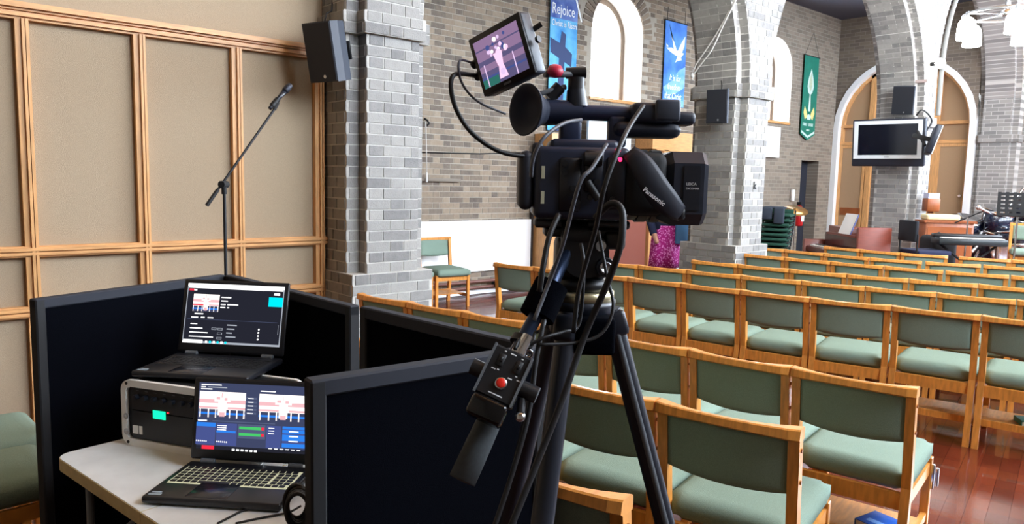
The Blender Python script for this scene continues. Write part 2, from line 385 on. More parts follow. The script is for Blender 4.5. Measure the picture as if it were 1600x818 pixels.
# arches between the pillars
mb = MB()
for k, (xc, r, zs) in enumerate(BAYS):
    N = 24; ang = [math.pi*i/N for i in range(N+1)]; ro = r+NO
    for ya, yb, rho in ((Y0, Y0+NO, ro), (Y0+NO, Y1-NO, r), (Y1-NO, Y1, ro)):
        for i in range(N):
            A = [(xc-rho*math.cos(t), zs+rho*math.sin(t)) for t in (ang[i], ang[i+1])]
            mb.add([(A[0][0], ya, A[0][1]), (A[1][0], ya, A[1][1]), (A[1][0], yb, A[1][1]), (A[0][0], yb, A[0][1])], [(0, 1, 2, 3)])
    for y, rho in ((Y0, ro), (Y1, ro), (Y0+NO, r), (Y1-NO, r)):
        for i in range(N):
            A = [(xc-rho*math.cos(t), zs+rho*math.sin(t)) for t in (ang[i], ang[i+1])]; zt = 8.6
            mb.add([(A[0][0], y, A[0][1]), (A[1][0], y, A[1][1]), (A[1][0], y, zt), (A[0][0], y, zt)], [(0, 1, 2, 3)])
struct('wall_arcade', mb, brick_tex('arcade_brick', 0, (132, 129, 127), (168, 164, 160), (196, 193, 188)), 'grey brick arcade wall with round arches')
# hood rib that springs from the television pillar
mb = MB(); xc, r, zs = BAYS[2]
mb.tube([(xc-(r+.02)*math.cos(t), Y0-.03, zs+(r+.02)*math.sin(t)) for t in [math.pi*i/40 for i in range(0, 21)]], .035, 8)
mb.cyl((PX[2]+PW-.02, Y0-.03, 2.75), (PX[2]+PW-.02, Y0-.03, 3.42), .035, n=8)
struct('trim_1', mb, mat('hood_stone', (140, 142, 140), .9), 'grey moulded rib running up the arch')

# ---- left wall: hessian panels in an oak frame
WY = 4.93
wl = struct('wall_left', MB().box((-4, WY+.004, 0), (2.53, 5.15, 8.6)), M_PLAST, 'hessian-covered wall above the oak framing')
posts = [-1.02, -.43, .16, .757, 1.348, 1.93, 2.51]; ZR = [(0, .12), (.765, .83), (1.108, 1.170), (2.405, 2.485)]
for i in range(len(posts)-1):
    for j in range(3):
        x0, x1, z0, z1 = posts[i]-.01, posts[i+1]-.05, ZR[j][1]-.01, ZR[j+1][0]+.01
        MB().box((x0, WY-.004, z0), (x1, WY+.006, z1)).build('panel', M_HESS, wl)
for x in posts:
    mb = MB(); mb.box((x-.066, 4.885, 0), (x, WY, 2.41)); mb.box((x-.036, 4.868, 0), (x-.022, 4.89, 2.41)); mb.box((x-.018, 4.868, 0), (x-.004, 4.89, 2.41)); mb.build('frame_post', M_FRAME, wl)
for j, (z0, z1) in enumerate(ZR):
    mb = MB(); mb.box((-4, 4.884, z0), (2.53, WY, z1)); h = z1-z0
    if j: mb.box((-4, 4.866, z0+h*.18), (2.53, 4.89, z0+h*.46)); mb.box((-4, 4.866, z0+h*.56), (2.53, 4.89, z0+h*.88))
    if j == 3: mb.box((-4, 4.845, z0+.058), (2.53, 4.89, z1+.008))
    mb.build('frame_rail', M_FRAMEH, wl)

# ---- aisle side wall with round-headed windows
AY = 8.1; WINS = [(9.318, .622, 2.90, 3.97), (14.24, .625, 2.90, 3.97)]
fA = lambda u, z, d: (u, AY+d, z)
DOOR = (15.5, 16.28, 2.17)
mb = wall_arch(MB(), 2.0, DOOR[0], 0, 6.4, WINS, fA, .55)
for d in (0, .55): mb.add([fA(DOOR[0], DOOR[2], d), fA(DOOR[1], DOOR[2], d), fA(DOOR[1], 6.4, d), fA(DOOR[0], 6.4, d)], [(0, 1, 2, 3)]); mb.add([fA(DOOR[1], 0, d), fA(17.2, 0, d), fA(17.2, 6.4, d), fA(DOOR[1], 6.4, d)], [(0, 1, 2, 3)])
mb.add([fA(DOOR[0], 0, 0), fA(DOOR[0], 0, .3), fA(DOOR[0], DOOR[2], .3), fA(DOOR[0], DOOR[2], 0)], [(0, 1, 2, 3)]); mb.add([fA(DOOR[1], 0, 0), fA(DOOR[1], 0, .3), fA(DOOR[1], DOOR[2], .3), fA(DOOR[1], DOOR[2], 0)], [(0, 1, 2, 3)])
mb.add([fA(DOOR[0], DOOR[2], 0), fA(DOOR[1], DOOR[2], 0), fA(DOOR[1], DOOR[2], .3), fA(DOOR[0], DOOR[2], .3)], [(0, 1, 2, 3)])
wa = struct('wall_aisle', mb, M_FARX, 'brick side wall of the aisle with round-headed windows')
MB().box((1.9, 5.15, 0), (2.0, 8.2, 6.4)).build('light_stop_wall', M_FARY, wa)  # unseen cross wall, added to keep sky light from leaking into the aisle
out = []
def inwin(c, L):
    for (cx, r, s, p) in WINS:
        R = r+.24
        if c.z < p:
            if c.z > s and abs(c.x-cx) < r+L/2: return True
        elif math.hypot(c.x-cx, c.z-p) < R+L*.3: return True
    return False
courses(out, (5.2, AY, 0), (1, 0, 0), (0, -1, 0), 0, 4.95, 7.55, skip=inwin, proud=.006)
for (cx, r, s, p) in WINS[:1]:
    n = int(math.pi*(r+.12)/.082)
    for i in range(n):
        th = math.pi*(i+.5)/n; q = r+.115
        out.append(spec((cx-q*math.cos(th), AY-.002, p+q*math.sin(th)), (-math.cos(th), 0, math.sin(th)), (0, -1, 0), .215, .03, .062, (math.sin(th), 0, math.cos(th))))
lay(wa, out, M_BRICK2, 300, keep=lambda x, y, c: (658 < x < 826 and y < 340) or (840 < x < 1075 and y < 165))
# mortar face behind the laid bricks
mb = wall_arch(MB(), 5.2, 12.75, 0, 6.0, WINS[:1], lambda u, z, d: (u, AY-.002+d, z), .001); mb.build('mortar_face', M_MORT2, wa)
M_PANE = glow('bright_window_glass', (236, 243, 255), WIN_AISLE)
M_REV = mat('daylit_reveal', (176, 170, 160), .9, var=.1, vscale=8)  # brick reveals coloured paler for the daylight falling on them
for i, (cx, r, s, p) in enumerate(WINS):
    mb = arch_reveal(MB(), cx, r, s, p, fA, .46); w = struct('window_%d' % (i+1), mb, M_REV, ['round-headed window glowing with daylight between two blue banners', 'far round-headed window half hidden by a brick pillar'][i])
    fr = MB(); o = arch_poly(cx, r, s, p); q = arch_poly(cx, r-.09, s+.06, p); fr.ring(o, q, AY+.40, AY+.46, lambda a, b, h: (a, h, b)); fr.build('brick_rebate', M_BRICK2, w)
    pl = MB(); pl.prism(q, AY+.43, AY+.44, lambda a, b, h: (a, h, b)); pl.build('pane', M_PANE, w)
    MB().rbox((cx-r-.02, AY-.03, s-.02), (cx+r, AY+.42, s+.03), .006).build('window_sill', M_FRAMEH, w)
# dark door in the aisle wall
d = struct('door_1', MB().box((DOOR[0]-.02, AY+.26, 0), (DOOR[1]+.02, AY+.31, DOOR[2]+.02)), M_DARKW, 'dark narrow door beside the green banner')
MB().cyl((DOOR[0]+.1, AY+.2, 1.02), (DOOR[0]+.1, AY+.27, 1.02), .02, n=10).build('door_handle', M_CHROME, d)
# pipes and white skirting under the white board
struct('baseboard_aisle', MB().box((5.2, AY-.05, 0), (12.5, AY-.004, .075)), M_WHITE, 'white skirting along the aisle wall')

# ---- end wall of the aisle: arch filled with an oak and hessian screen
EX = 16.9; EC, ER, ES = 6.65, 1.45, 2.95
fE = lambda u, z, d: (EX+d, u, z)
we = struct('wall_end', wall_arch(MB(), 5.2, 8.1, 0, 6.4, [(EC, ER-.002, 0, ES)], fE, .5), M_FARY, 'dark brick end wall above the white arch')
mb = MB(); mb.ring(arch_poly(EC, ER, 0, ES), arch_poly(EC, ER-.115, 0, ES), EX-.03, EX+.35, lambda a, b, h: (h, a, b)); mb.build('arch_lining', M_WHITE, we)
sx = EX+.16; mb = MB(); mb.prism(arch_poly(EC, ER-.11, 0, ES), sx+.02, sx+.05, lambda a, b, h: (h, a, b)); mb.build('hessian_panel', mat('brown_hessian', (166, 136, 104), .95, var=.08, vscale=150), we)
mb = MB(); mb.ring(arch_poly(EC, ER-.11, .05, ES), arch_poly(EC, ER-.18, .12, ES), sx-.05, sx+.03, lambda a, b, h: (h, a, b)); mb.build('arch_frame', M_FRAME, we)
for y in (5.98, 7.32):
    MB().box((sx-.05, y-.055, 0), (sx+.03, y+.055, ES+1.2)).build('frame_post', M_FRAME, we)
for z in (2.59, 2.98): MB().box((sx-.06, 5.3, z-.035), (sx+.03, 8.0, z+.035)).build('frame_rail', mat('oak_rail_y', (208, 154, 98), .42, var=.2, vscale=10, stretch=(6, .6, 6)), we)
for y0, y1 in ((7.40, 7.98), (5.32, 5.92)):
    dd = MB(); dd.box((sx-.03, y0, .05), (sx+.01, y1, 2.52)); o = struct('door_2', dd, MATS['brown_hessian'], ['tall hessian-covered door left of the television pillar', 'tall plain door under the white arch, right of the television pillar'][y0 < 6])
    f = MB(); f.ring([(y0-.01, .03), (y1+.01, .03), (y1+.01, 2.55), (y0-.01, 2.55)], [(y0+.05, .1), (y1-.05, .1), (y1-.05, 2.49), (y0+.05, 2.49)], sx-.045, sx+.01, lambda a, b, h: (h, a, b)); f.build('door_frame', M_FRAME, o)
    if y0 > 7: MB().box((sx-.05, y0+.03, .98), (sx-.02, y1-.1, 1.14)).build('kick_rail', M_TEAK, o)
    else: MB().cyl((sx-.09, y0+.1, 1.48), (sx-.03, y0+.1, 1.48), .03, n=10).build('door_handle', M_CHROME, o)

# ---- rest of the nave shell (mostly outside the picture, closes the room)
NEW = [(y, .85, 3.0, 6.8) for y in (-2.3, -.3)]  # unseen end windows, added to light the chairs from ahead
fN = lambda u, z, d: (17.25+d, u, z)
struct('wall_nave_end', wall_arch(MB(), -3.6, 5.2, 0, 8.6, NEW, fN, .35), M_FARG, 'grey brick wall at the far end of the nave')
struct('wall_back', MB().box((-4.3, -3.6, 0), (-4, 5.2, 8.6)), mat('rear_wall', (120, 108, 92), .9), 'plain wall behind the photographer')
struct('ceiling', MB().box((-4.3, -4, 8.55), (17.6, 5.25, 8.7)), M_CEIL, 'boarded timber ceiling')
struct('ceiling_aisle', MB().box((2, 5.15, 5.35), (17.6, 8.7, 5.5)), mat('aisle_ceiling', (84, 88, 104), .9), 'flat ceiling over the aisle')
SW = [(x, 1.15, 3.3, 6.9) for x in (3.6, 6.4, 9.2, 12.0, 14.8)]  # unseen high windows, added and sized to light the seats from above
fS = lambda u, z, d: (u, -3.4-d, z)
ws = struct('wall_right', wall_arch(MB(), -4.2, 17.4, 0, 8.6, SW, fS, .4), mat('south_wall', (150, 144, 136), .9), 'brick nave wall with tall windows added to light the seats')
M_PANE2 = glow('added_south_glow', (228, 240, 255), FILL_SOUTH); M_PANE3 = glow('added_east_glow', (218, 235, 255), FILL_EAST)
for i, (cx, r, s, p) in enumerate(SW):
    w = struct('window_%d' % (i+3), arch_reveal(MB(), cx, r, s, p, fS, .4), M_WHITE, 'tall unseen nave window, added to light the seats')
    MB().prism(arch_poly(cx, r, s, p), -3.7, -3.69, lambda a, b, h: (a, h, b)).build('pane', M_PANE2, w)
for i, (cy, r, sl_, p) in enumerate(NEW):
    w = struct('window_%d' % (i+8), arch_reveal(MB(), cy, r, sl_, p, fN, .35), M_WHITE, 'tall unseen end window, added to light the chairs from ahead')
    MB().prism(arch_poly(cy, r, sl_, p), 17.5, 17.51, lambda a, b, h: (h, a, b)).build('pane', M_PANE3, w)
# raised floor of the music area
struct('dais', MB().box((10.35, -3.4, 0), (17.2, 4.42, .30)), M_BLOCK, 'raised timber platform under the instruments')
# ================================================================ CHAIRS
def bow(y): return -.022*(1-(y/.24)**2)
def rake(z): return .05*(z/.42) if z < .42 else .05*(1-(z-.42)/.42)
def chair_meshes(wood, cloth):
    me = {}
    def post(s):
        mb = MB(); y = .222*s; zs = [0, .42, .815]
        for a, b in ((0, 1), (1, 2)):
            z0, z1 = zs[a], zs[b]; x0, x1 = rake(z0), rake(z1)
            vs = [(x+dx, y+dy, z) for x, z in ((x0, z0), (x1, z1)) for dx, dy in ((-.022, -.018), (.022, -.018), (.022, .018), (-.022, .018))]
            mb.add(vs, [(0, 3, 2, 1), (4, 5, 6, 7), (0, 1, 5, 4), (1, 2, 6, 5), (2, 3, 7, 6), (3, 0, 4, 7)])
        return mb.mesh('back_post', wood)
    me['posts'] = [post(1), post(-1)]
    me['legs'] = [MB().rbox((.500, .205*s-.018+.017*s, 0), (.537, .205*s+.018+.017*s, .415), .003, 1, smooth=False).mesh('front_leg', wood) for s in (1, -1)]
    # top rail: wide ends, waisted and bowed back in the middle, thicker lip behind
    mb = MB(); n = 14; rows = []
    for i in range(n+1):
        y = -.243+.486*i/n; t = (y/.243)**2; rear = -.040+bow(y)*.6; front = -.002+.036*t**1.5+bow(y)*.8; zt = .838+.004*t; zb = .806-.004*t
        if i in (0, n): rear += .006; front -= .006
        rows.append([(rear, y, zb+.006), (rear+.006, y, zt-.004), (rear+.012, y, zt), (front-.006, y, zt), (front, y, zt-.006), (front, y, zb), (rear+.012, y, zb-.002)])
    k = 7; vs = [p for r in rows for p in r]; fs = [(i*k+j, i*k+(j+1) % k, (i+1)*k+(j+1) % k, (i+1)*k+j) for i in range(n) for j in range(k)]
    mb.add(vs, fs, False); mb.add(vs, [tuple(range(k))[::-1], tuple(range(n*k, n*k+k))]); me['rail'] = mb.mesh('top_rail', wood)
    # upholstered back
    def pad(fn, nu, nv, th):
        mb = MB(); vs = []; fs = []
        for sd in (0, 1):
            for i in range(nu+1):
                for j in range(nv+1): vs.append(fn(i/nu, j/nv, sd))
        W = (nu+1)*(nv+1); I = lambda i, j, sd: sd*W+i*(nv+1)+j
        for i in range(nu):
            for j in range(nv):
                fs.append((I(i, j, 0), I(i, j+1, 0), I(i+1, j+1, 0), I(i+1, j, 0))); fs.append((I(i, j, 1), I(i+1, j, 1), I(i+1, j+1, 1), I(i, j+1, 1)))
        for i in range(nu): fs.append((I(i, 0, 0), I(i+1, 0, 0), I(i+1, 0, 1), I(i, 0, 1))); fs.append((I(i, nv, 0), I(i, nv, 1), I(i+1, nv, 1), I(i+1, nv, 0)))
        for j in range(nv): fs.append((I(0, j, 0), I(0, j, 1), I(0, j+1, 1), I(0, j+1, 0))); fs.append((I(nu, j, 0), I(nu, j+1, 0), I(nu, j+1, 1), I(nu, j, 1)))
        mb.add(vs, fs, True); return mb
    def bk(u, v, sd):
        y = -.206+.412*u; z = .612+.194*v-.016*(1-(2*u-1)**2)*(1-v); e = .45+.55*min(1, min(u, 1-u)*9, min(v, 1-v)*7)**.5
        return (rake(z)+bow(y)*1.1-.004+(-.010 if sd == 0 else .026)*e, y, z)
    me['back'] = pad(bk, 16, 10, .03).mesh('back_pad', cloth)
    def st(u, v, sd):
        e = .5+.5*min(1, min(u, 1-u)*16, min(v, 1-v)*14)**.5; x = .052+.520*u; y = -.232+.464*v
        if x < .085: y *= .87
        if u > .93 or u < .01: y *= .985
        crown = .012*math.sin(math.pi*u)*math.sin(math.pi*v)
        return (x, y, .440+(.042*e+crown if sd else -.050*e))
    me['seat'] = pad(st, 16, 14, .07).mesh('seat_pad', cloth)
    me['srail'] = MB().box((.030, -.204, .325), (.052, .204, .395)).mesh('seat_rail', wood)
    me['frail'] = MB().box((.505, -.204, .340), (.527, .204, .392)).mesh('seat_rail', wood)
    me['side'] = [MB().box((.055, .222*s-.011, .338), (.505, .222*s+.011, .392)).mesh('side_rail', wood) for s in (1, -1)]
    me['low'] = [MB().box((.030, .222*s-.012, .125), (.505, .222*s+.012, .160)).mesh('stretcher', wood) for s in (1, -1)]
    me['shelf'] = MB().box((.09, -.21, .150), (.42, .21, .160)).mesh('book_shelf', wood)
    me['lip'] = MB().box((.070, -.21, .130), (.092, .21, .172)).mesh('shelf_lip', wood)
    me['dowel'] = [MB().cyl((rake(z), -.2395, z), (rake(z), -.2445, z), .0075, n=8).mesh('dowel', mat('dowel_wood', (150, 92, 44), .4)) for z in (.765, .655)]
    return me
CH = chair_meshes(M_WOOD, M_GREEN)
def chair(label, x, y, yaw, group='green upholstered chairs', z=0, far=False):
    t = thing('upholstered_chair', label, 'chair', (x, y, z), yaw, group)
    for p in CH['posts']: link('back_post', p, t)
    for p in CH['legs']: link('front_leg', p, t)
    link('top_rail', CH['rail'], t); link('back_pad', CH['back'], t); link('seat_pad', CH['seat'], t); link('seat_rail', CH['srail'], t); link('seat_rail', CH['frail'], t)
    for p in CH['side']: link('side_rail', p, t)
    for p in CH['low']: link('stretcher', p, t)
    link('book_shelf', CH['shelf'], t); link('shelf_lip', CH['lip'], t)
    if not far:
        for p in CH['dowel']: link('dowel', p, t)
    return t
# rows: corner points of the top rails along each row, from the arcade side to the open side
ROWS = [
 ('nearest row, close to the tripod', [(1.262, 1.585), (1.366, 1.098)]),
 ('row behind the tripod', [(1.66, 3.49), (1.765, 3.01), (1.870, 2.53), (1.985, 2.04), (2.090, 1.568), (2.205, 1.086)]),
 ('row just before the gap', [(2.448, 4.272), (2.530, 3.816), (2.608, 3.36), (2.696, 2.90), (2.800, 2.44), (2.872, 1.985), (2.945, 1.52), (3.030, 1.045)]),
 ('row just beyond the gap', [(4.400, 5.22), (4.480, 4.76), (4.575, 4.30), (4.672, 3.85), (4.752, 3.39), (4.832, 2.925), (4.925, 2.44), (5.060, 1.953), (5.158, 1.462), (5.25, .975)]),
 ('second row beyond the gap', [(5.344, 4.84), (5.444, 4.37), (5.540, 3.90), (5.628, 3.41), (5.748, 2.93), (5.862, 2.47), (5.995, 2.005), (6.115, 1.527), (6.22, 1.05)]),
 ('third row beyond the gap', [(6.310, 4.392), (6.385, 3.91), (6.460, 3.42), (6.568, 2.935), (6.708, 2.47), (6.870, 1.996), (6.98, 1.51)]),
 ('fourth row beyond the gap', [(7.440, 4.50), (7.480, 4.02), (7.530, 3.54), (7.595, 3.04), (7.705, 2.53), (7.857, 2.03), (7.98, 1.54)]),
 ('fifth row beyond the gap', [(8.43, 5.02), (8.415, 4.528), (8.372, 4.02), (8.360, 3.51), (8.490, 3.00), (8.715, 2.504), (8.86, 2.02)]),
 ('row nearest the instruments', [(9.404, 4.524), (9.362, 4.04), (9.350, 3.56), (9.500, 3.09)]),
 ('row nearest the instruments', [(9.53, 2.995), (9.69, 2.51), (9.83, 2.03)]),
]
ORD = ['first', 'second', 'third', 'fourth', 'fifth', 'sixth', 'seventh', 'eighth', 'ninth', 'tenth']
for ri, (rn, C) in enumerate(ROWS):
    n = len(C)-1
    for i in range(n):
        (xa, ya), (xb, yb) = C[i], C[i+1]; yaw = math.atan2(ya-yb, xa-xb)-math.pi/2; k = n-1-i
        if ri == 8: k += 2
        lab = 'green-padded chair, %s from the open end of the %s' % (ORD[k], rn)
        if ri == 0: lab = 'green-padded beech chair cut off at the bottom, nearest the tripod'
        ch = chair(lab, (xa+xb)/2, (ya+yb)/2, yaw, far=ri > 4); ch.scale = (1, min(1.03, math.hypot(xa-xb, ya-yb)/.4925), 1)
        if ri == 2 and k == 0:
            b = MB(); b.rbox((.508, -.252, .27), (.525, -.238, .385), .004); b.cyl((.516, -.262, .29), (.516, -.262, .37), .008, n=8); b.build('link_bracket', M_CHROME, ch); END = ch
        if ri == 3 and i == n-1: LAST = ch
# two chairs by the white board, facing the room; one on the platform; two behind the black screen
p = atY(690, 476, 7.42); q = atY(730, 480, 7.42)
chair('green-padded beech chair by the white board, seat facing the room', 5.58, 7.86, math.radians(-98), 'chairs by the white board')
chair('green-padded beech chair by the white board, half hidden by the brick pillar', 5.06, 7.92, math.radians(-98), 'chairs by the white board')
pl_ = atD(1606, 372, 10.6); chair('pale green chair on the platform in front of the drum kit', pl_.x+.25, pl_.y+.05, math.radians(198), 'chairs on the platform', z=.30)
chair('green-padded chair nearer the black screen, only its seat showing', -.055, 3.27, math.radians(3), 'chairs behind the black screen')
chair('green-padded chair against the hessian wall, only its seat showing', -.02, 3.78, math.radians(3), 'chairs behind the black screen')
# books on the chair shelves
M_BLUEB = mat('blue_book_cover', (22, 92, 190), .35)
def book(name, label, loc, rz, L, W, T, m, z):
    t = thing(name, label, 'book', (loc[0], loc[1], z), rz)
    c = MB(); c.box((0, 0, 0), (L, W, .003)); c.box((0, 0, T-.003), (L, W, T)); c.box((0, 0, 0), (.004, W, T)); c.build('cover', m, t)
    MB().box((.004, .004, .003), (L-.006, W-.004, T-.003)).build('pages', M_PAPER, t)
    return t
cx = Matrix.Rotation(END.rotation_euler.z, 4, 'Z'); o = Vector(END.location)+cx @ Vector((.12, -.02, 0))
bk_ = book('hymn_book', 'thick blue hardback book on the shelf of the end chair', (o.x, o.y), END.rotation_euler.z-1.9, .21, .15, .045, M_BLUEB, .161)
MB().box((.03, .03, .045), (.16, .06, .0455)).build('title_stripe', mat('pale_blue_print', (120, 170, 230), .4), bk_)
cx = Matrix.Rotation(LAST.rotation_euler.z, 4, 'Z'); o = Vector(LAST.location)+cx @ Vector((.12, 0, 0))
book('hymn_book', 'white and teal book on the shelf under the rightmost chair', (o.x, o.y), LAST.rotation_euler.z-1.2, .2, .14, .03, mat('teal_cover', (70, 150, 140), .5), .161)
# ================================================================ DESK CORNER
# ---- black folding screens round the desk
def screen_panel(label, a, b, z1=1.22, th=.036):
    a = Vector((a[0], a[1], 0)); b = Vector((b[0], b[1], 0)); L = (b-a).length; rz = math.atan2(b.y-a.y, b.x-a.x)
    t = thing('display_screen', label, 'screen', a, rz, 'black folding screens round the desk'); h = th/2
    MB().box((.03, -h+.006, .04), (L-.03, h-.006, z1-.03)).build('felt_board', M_FABB, t)
    MB().rbox((0, -h, z1-.034), (L, h, z1), .004, 1, smooth=False).build('top_trim', M_SLATE, t)
    MB().rbox((0, -h, .03), (L, h, .06), .004, 1, smooth=False).build('bottom_trim', M_SLATE, t)
    for x in (0, L-.032): MB().rbox((x, -h-.0005, .0), (x+.032, h+.0005, z1-.001), .004, 1, smooth=False).build('side_trim', M_BLACKM, t)
    return t
screen_panel('black felt screen behind the laptops, beside the oak-framed wall', (.40, 2.752), (1.105, 3.038), 1.19)
screen_panel('black felt screen behind the open laptop, ending at the brick pillar', (1.125, 3.020), (1.176, 2.085), 1.19)
screen_panel('black felt screen in front of the row of green chairs', (1.112, 1.915), (1.172, 1.268))
screen_panel('nearest black felt screen with slate trim, cutting across the desk', (.616, 1.271), (1.190, 1.226))
# ---- folding table
TE = Vector((.158, -.9874, 0)); TG = Vector((.9874, .158, 0)); T0 = Vector((.405, 2.527, 0))
TM = axes(T0, TE, UP)    # local x along the front edge, y towards the back
t = thing('folding_table', 'pale folding table carrying the laptops and the equipment case', 'table', M=TM)
def half(x0, x1, rl, rr):
    P = []
    for (cx, cy, r, a) in ((x1, .54, rr, 0), (x0, .54, rl, 90), (x0, 0, rl, 180), (x1, 0, rr, 270)):
        r = r or .002; ccx = cx-r if a in (0, 270) else cx+r; ccy = cy-r if a in (0, 90) else cy+r
        for i in range(6): q = math.radians(a+18*i); P.append((ccx+r*math.cos(q), ccy+r*math.sin(q)))
    return P
for x0, x1, rl, rr in ((0, .568, .045, 0), (.571, 1.13, 0, .045)):
    P = half(x0, x1, rl, rr); o = MB().prism(P, .705, .7405, flatz).build('table_top', M_TEDGE, t)
    MB().prism([(x0+(x-x0)*.992+.002*(x1-x0), .002+y*.992) for x, y in P], .740, .7425, flatz).build('table_surface', M_TABLE, o)
for x in (.12, 1.02):
    lg = MB()
    lg.tube([(x, .05, .70), (x, .05, .03), (x, .49, .03), (x, .49, .70)], .012, 8); lg.cyl((x, .05, .30), (x, .49, .30), .009, n=8); lg.build('leg_frame', M_GREY, t)
    br = MB(); br.cyl((x, .06, .45), (x+(.2 if x < .5 else -.2), .27, .705), .008, n=8); br.build('brace', M_GREY, t)
# ---- laptops
M_SCB = glow('screen_dark', (30, 31, 40), 1.0); M_SCW = glow('screen_white', (250, 250, 250), 1.15); M_SCG = glow('screen_grey', (150, 155, 165), .9)
M_SCT = glow('screen_cyan', (0, 200, 215), 1.0); M_SCBG = glow('screen_blue_grey', (52, 58, 84), 1.0); M_SCBL = glow('screen_blue', (40, 110, 200), 1.0); M_SCMB = glow('screen_slate', (70, 78, 104), 1.0)
M_SCR = glow('screen_red', (215, 40, 60), 1.0); M_SCGN = glow('screen_green', (60, 170, 90), 1.0); M_SCPK = glow('screen_pink', (206, 160, 165), 1.0); M_SCMV = glow('screen_mauve', (122, 98, 128), 1.0)
M_SCCR = glow('screen_cream', (246, 236, 232), 1.0); M_SCIN = glow('screen_indigo', (60, 70, 120), 1.0); M_SCLT = glow('green_display', (20, 225, 160), 1.2)
M_KEY = mat('key_caps', (22, 23, 27), .5); M_KEYL = mat('backlit_keys', (150, 150, 130), .5, emit=(214, 214, 176), estr=.4); M_KEYD = mat('key_bed_black', (16, 17, 20), .5)
def picture(x0, z0, x1, z1, scale=1):
    """the church interior shown in the video windows"""
    W, H = x1-x0, z1-z0; r = lambda a, b, c, d, m: ((x0+a*W, z0+b*H, x0+c*W, z0+d*H), m)
    L = [r(0, 0, 1, 1, M_SCCR), r(0, .55, 1, .70, M_SCPK), r(0, .34, .42, .42, M_SCR if scale > 1 else M_SCPK), r(.62, .34, 1, .42, M_SCPK), r(0, 0, 1, .32, M_SCBG), r(0, .12, 1, .2, M_SCBL)]
    for a in (.02, .2, .36, .66, .82, .97): L.append(r(a, 0, a+.025, .34, M_SCCR))
    L += [r(.42, .1, .6, .62, M_SCCR), r(.45, .05, .57, .22, M_SCPK), r(.34, .62, .68, .85, M_SCCR), r(.38, .7, .46, .8, M_SCPK), r(.55, .68, .62, .78, M_SCPK), r(.49, .78, .51, .95, M_SCPK)]
    return L
def ui_lines(x0, z0, n, dz, wmin, wmax, h, m, rng):
    return [((x0, z0-i*dz, x0+rng.uniform(wmin, wmax), z0-i*dz+h), m) for i in range(n)]
def laptop(label, M, W, D, H, lean, keymat, content, group='open laptops'):
    t = thing('laptop', label, 'laptop', M=M, group=group)
    b = MB(); b.rbox((0, 0, .004), (W, D, .024), .006, 2); b.build('base', mat('laptop_deck', (26, 28, 34), .35), t)
    MB().box((.02, .02, 0), (W-.02, D-.02, .005)).build('foot', M_RUB, t)
    kb = MB()
    for r in range(6):
        y = D-.045-.0185*r; x = .022; i = 0
        while x < W-.035:
            w = .0155 if not (r == 5 and 3 < i < 5) else .09
            kb.box((x, y-.0138, .0235), (x+w, y, .0256)); x += w+.0036; i += 1
            if i == 14 and r > 0: x += .005
    MB().box((.018, D-.160, .0236), (W-.018, D-.042, .0243)).build('key_bed', keymat, t)
    k = kb.build('keys', M_KEY, t); k['kind'] = 'stuff'
    MB().rbox((W*.30, .012, .0235), (W*.60, D*.40, .0248), .001, 1).build('touchpad', mat('touchpad', (34, 37, 46), .25), t)
    st_ = MB(); st_.box((.012, .012, .024), (.045, .022, .0244)); st_.box((.014, .026, .024), (.04, .034, .0244)); st_.build('sticker', mat('pale_sticker', (150, 165, 175), .5), t)
    for x in (.035, W-.075): MB().cyl((x, D-.004, .026), (x+.04, D-.004, .026), .008, n=10).build('hinge', M_GREY, t)
    LM = Matrix.Translation((0, D-.002, .030)) @ Matrix.Rotation(-lean, 4, 'X')
    lid = MB().rbox((0, 0, 0), (W, .009, H), .006, 2).build('lid', mat('laptop_lid', (20, 21, 26), .4), t, LM)
    sc = flat('screen', content(.016, .03, W-.016, H-.014), lid, Matrix.Translation((0, -.0008, 0)))
    return t
rng = random.Random(4)
def content_a(x0, z0, x1, z1):
    W, H = x1-x0, z1-z0; r = lambda a, b, c, d, m: ((x0+a*W, z0+b*H, x0+c*W, z0+d*H), m)
    L = [r(0, 0, 1, 1, M_SCB), r(0, .92, 1, 1, M_SCW), r(0, 0, 1, .035, M_SCG), r(.0, .0, .21, .055, M_SCW), r(.99, .03, 1, .95, M_SCG), r(0, .03, .008, .95, M_SCG), r(.85, .66, .995, .815, M_SCT), r(.02, .875, .07, .905, M_SCR), r(.07, .878, .1, .9, M_SCW),
         r(.9, .85, .96, .885, M_SCW), r(.03, .395, .96, .40, M_SCMB)]
    for i, a in enumerate((.24, .28, .32, .36, .40, .44)): L.append(r(a, .008, a+.022, .045, M_SCT if i % 2 else M_SCW))
    L += picture(x0+.075*W, z0+.53*H, x0+.345*W, z0+.82*H, 2)
    for i, (a, b, c) in enumerate([(.37, .77, .47), (.37, .71, .44), (.37, .65, .42), (.44, .65, .55), (.37, .6, .42), (.44, .6, .46), (.11, .48, .2), (.08, .42, .15), (.18, .42, .22), (.25, .42, .31)]): L.append(r(a, b, c, b+.018, M_SCW))
    for i in range(4): L.append(r(.08, .31-.07*i, .15+.06*i, .325-.07*i, M_SCW)); L.append(r(.46, .31-.065*i, .56-.02*(i % 3), .33-.065*i, M_SCG)); L.append(r(.78, .26-.055*i, .795, .285-.055*i, M_SCW))
    for i in range(3): L.append(r(.37, .23-.075*i, .42, .265-.075*i, M_SCG)); L.append(r(.375, .235-.075*i, .415, .26-.075*i, M_SCB))
    L.append(r(.31, .23, .36, .265, M_SCG)); L.append(r(.315, .235, .355, .26, M_SCB)); L.append(r(.985, .2, .988, .36, M_SCG))
    return L
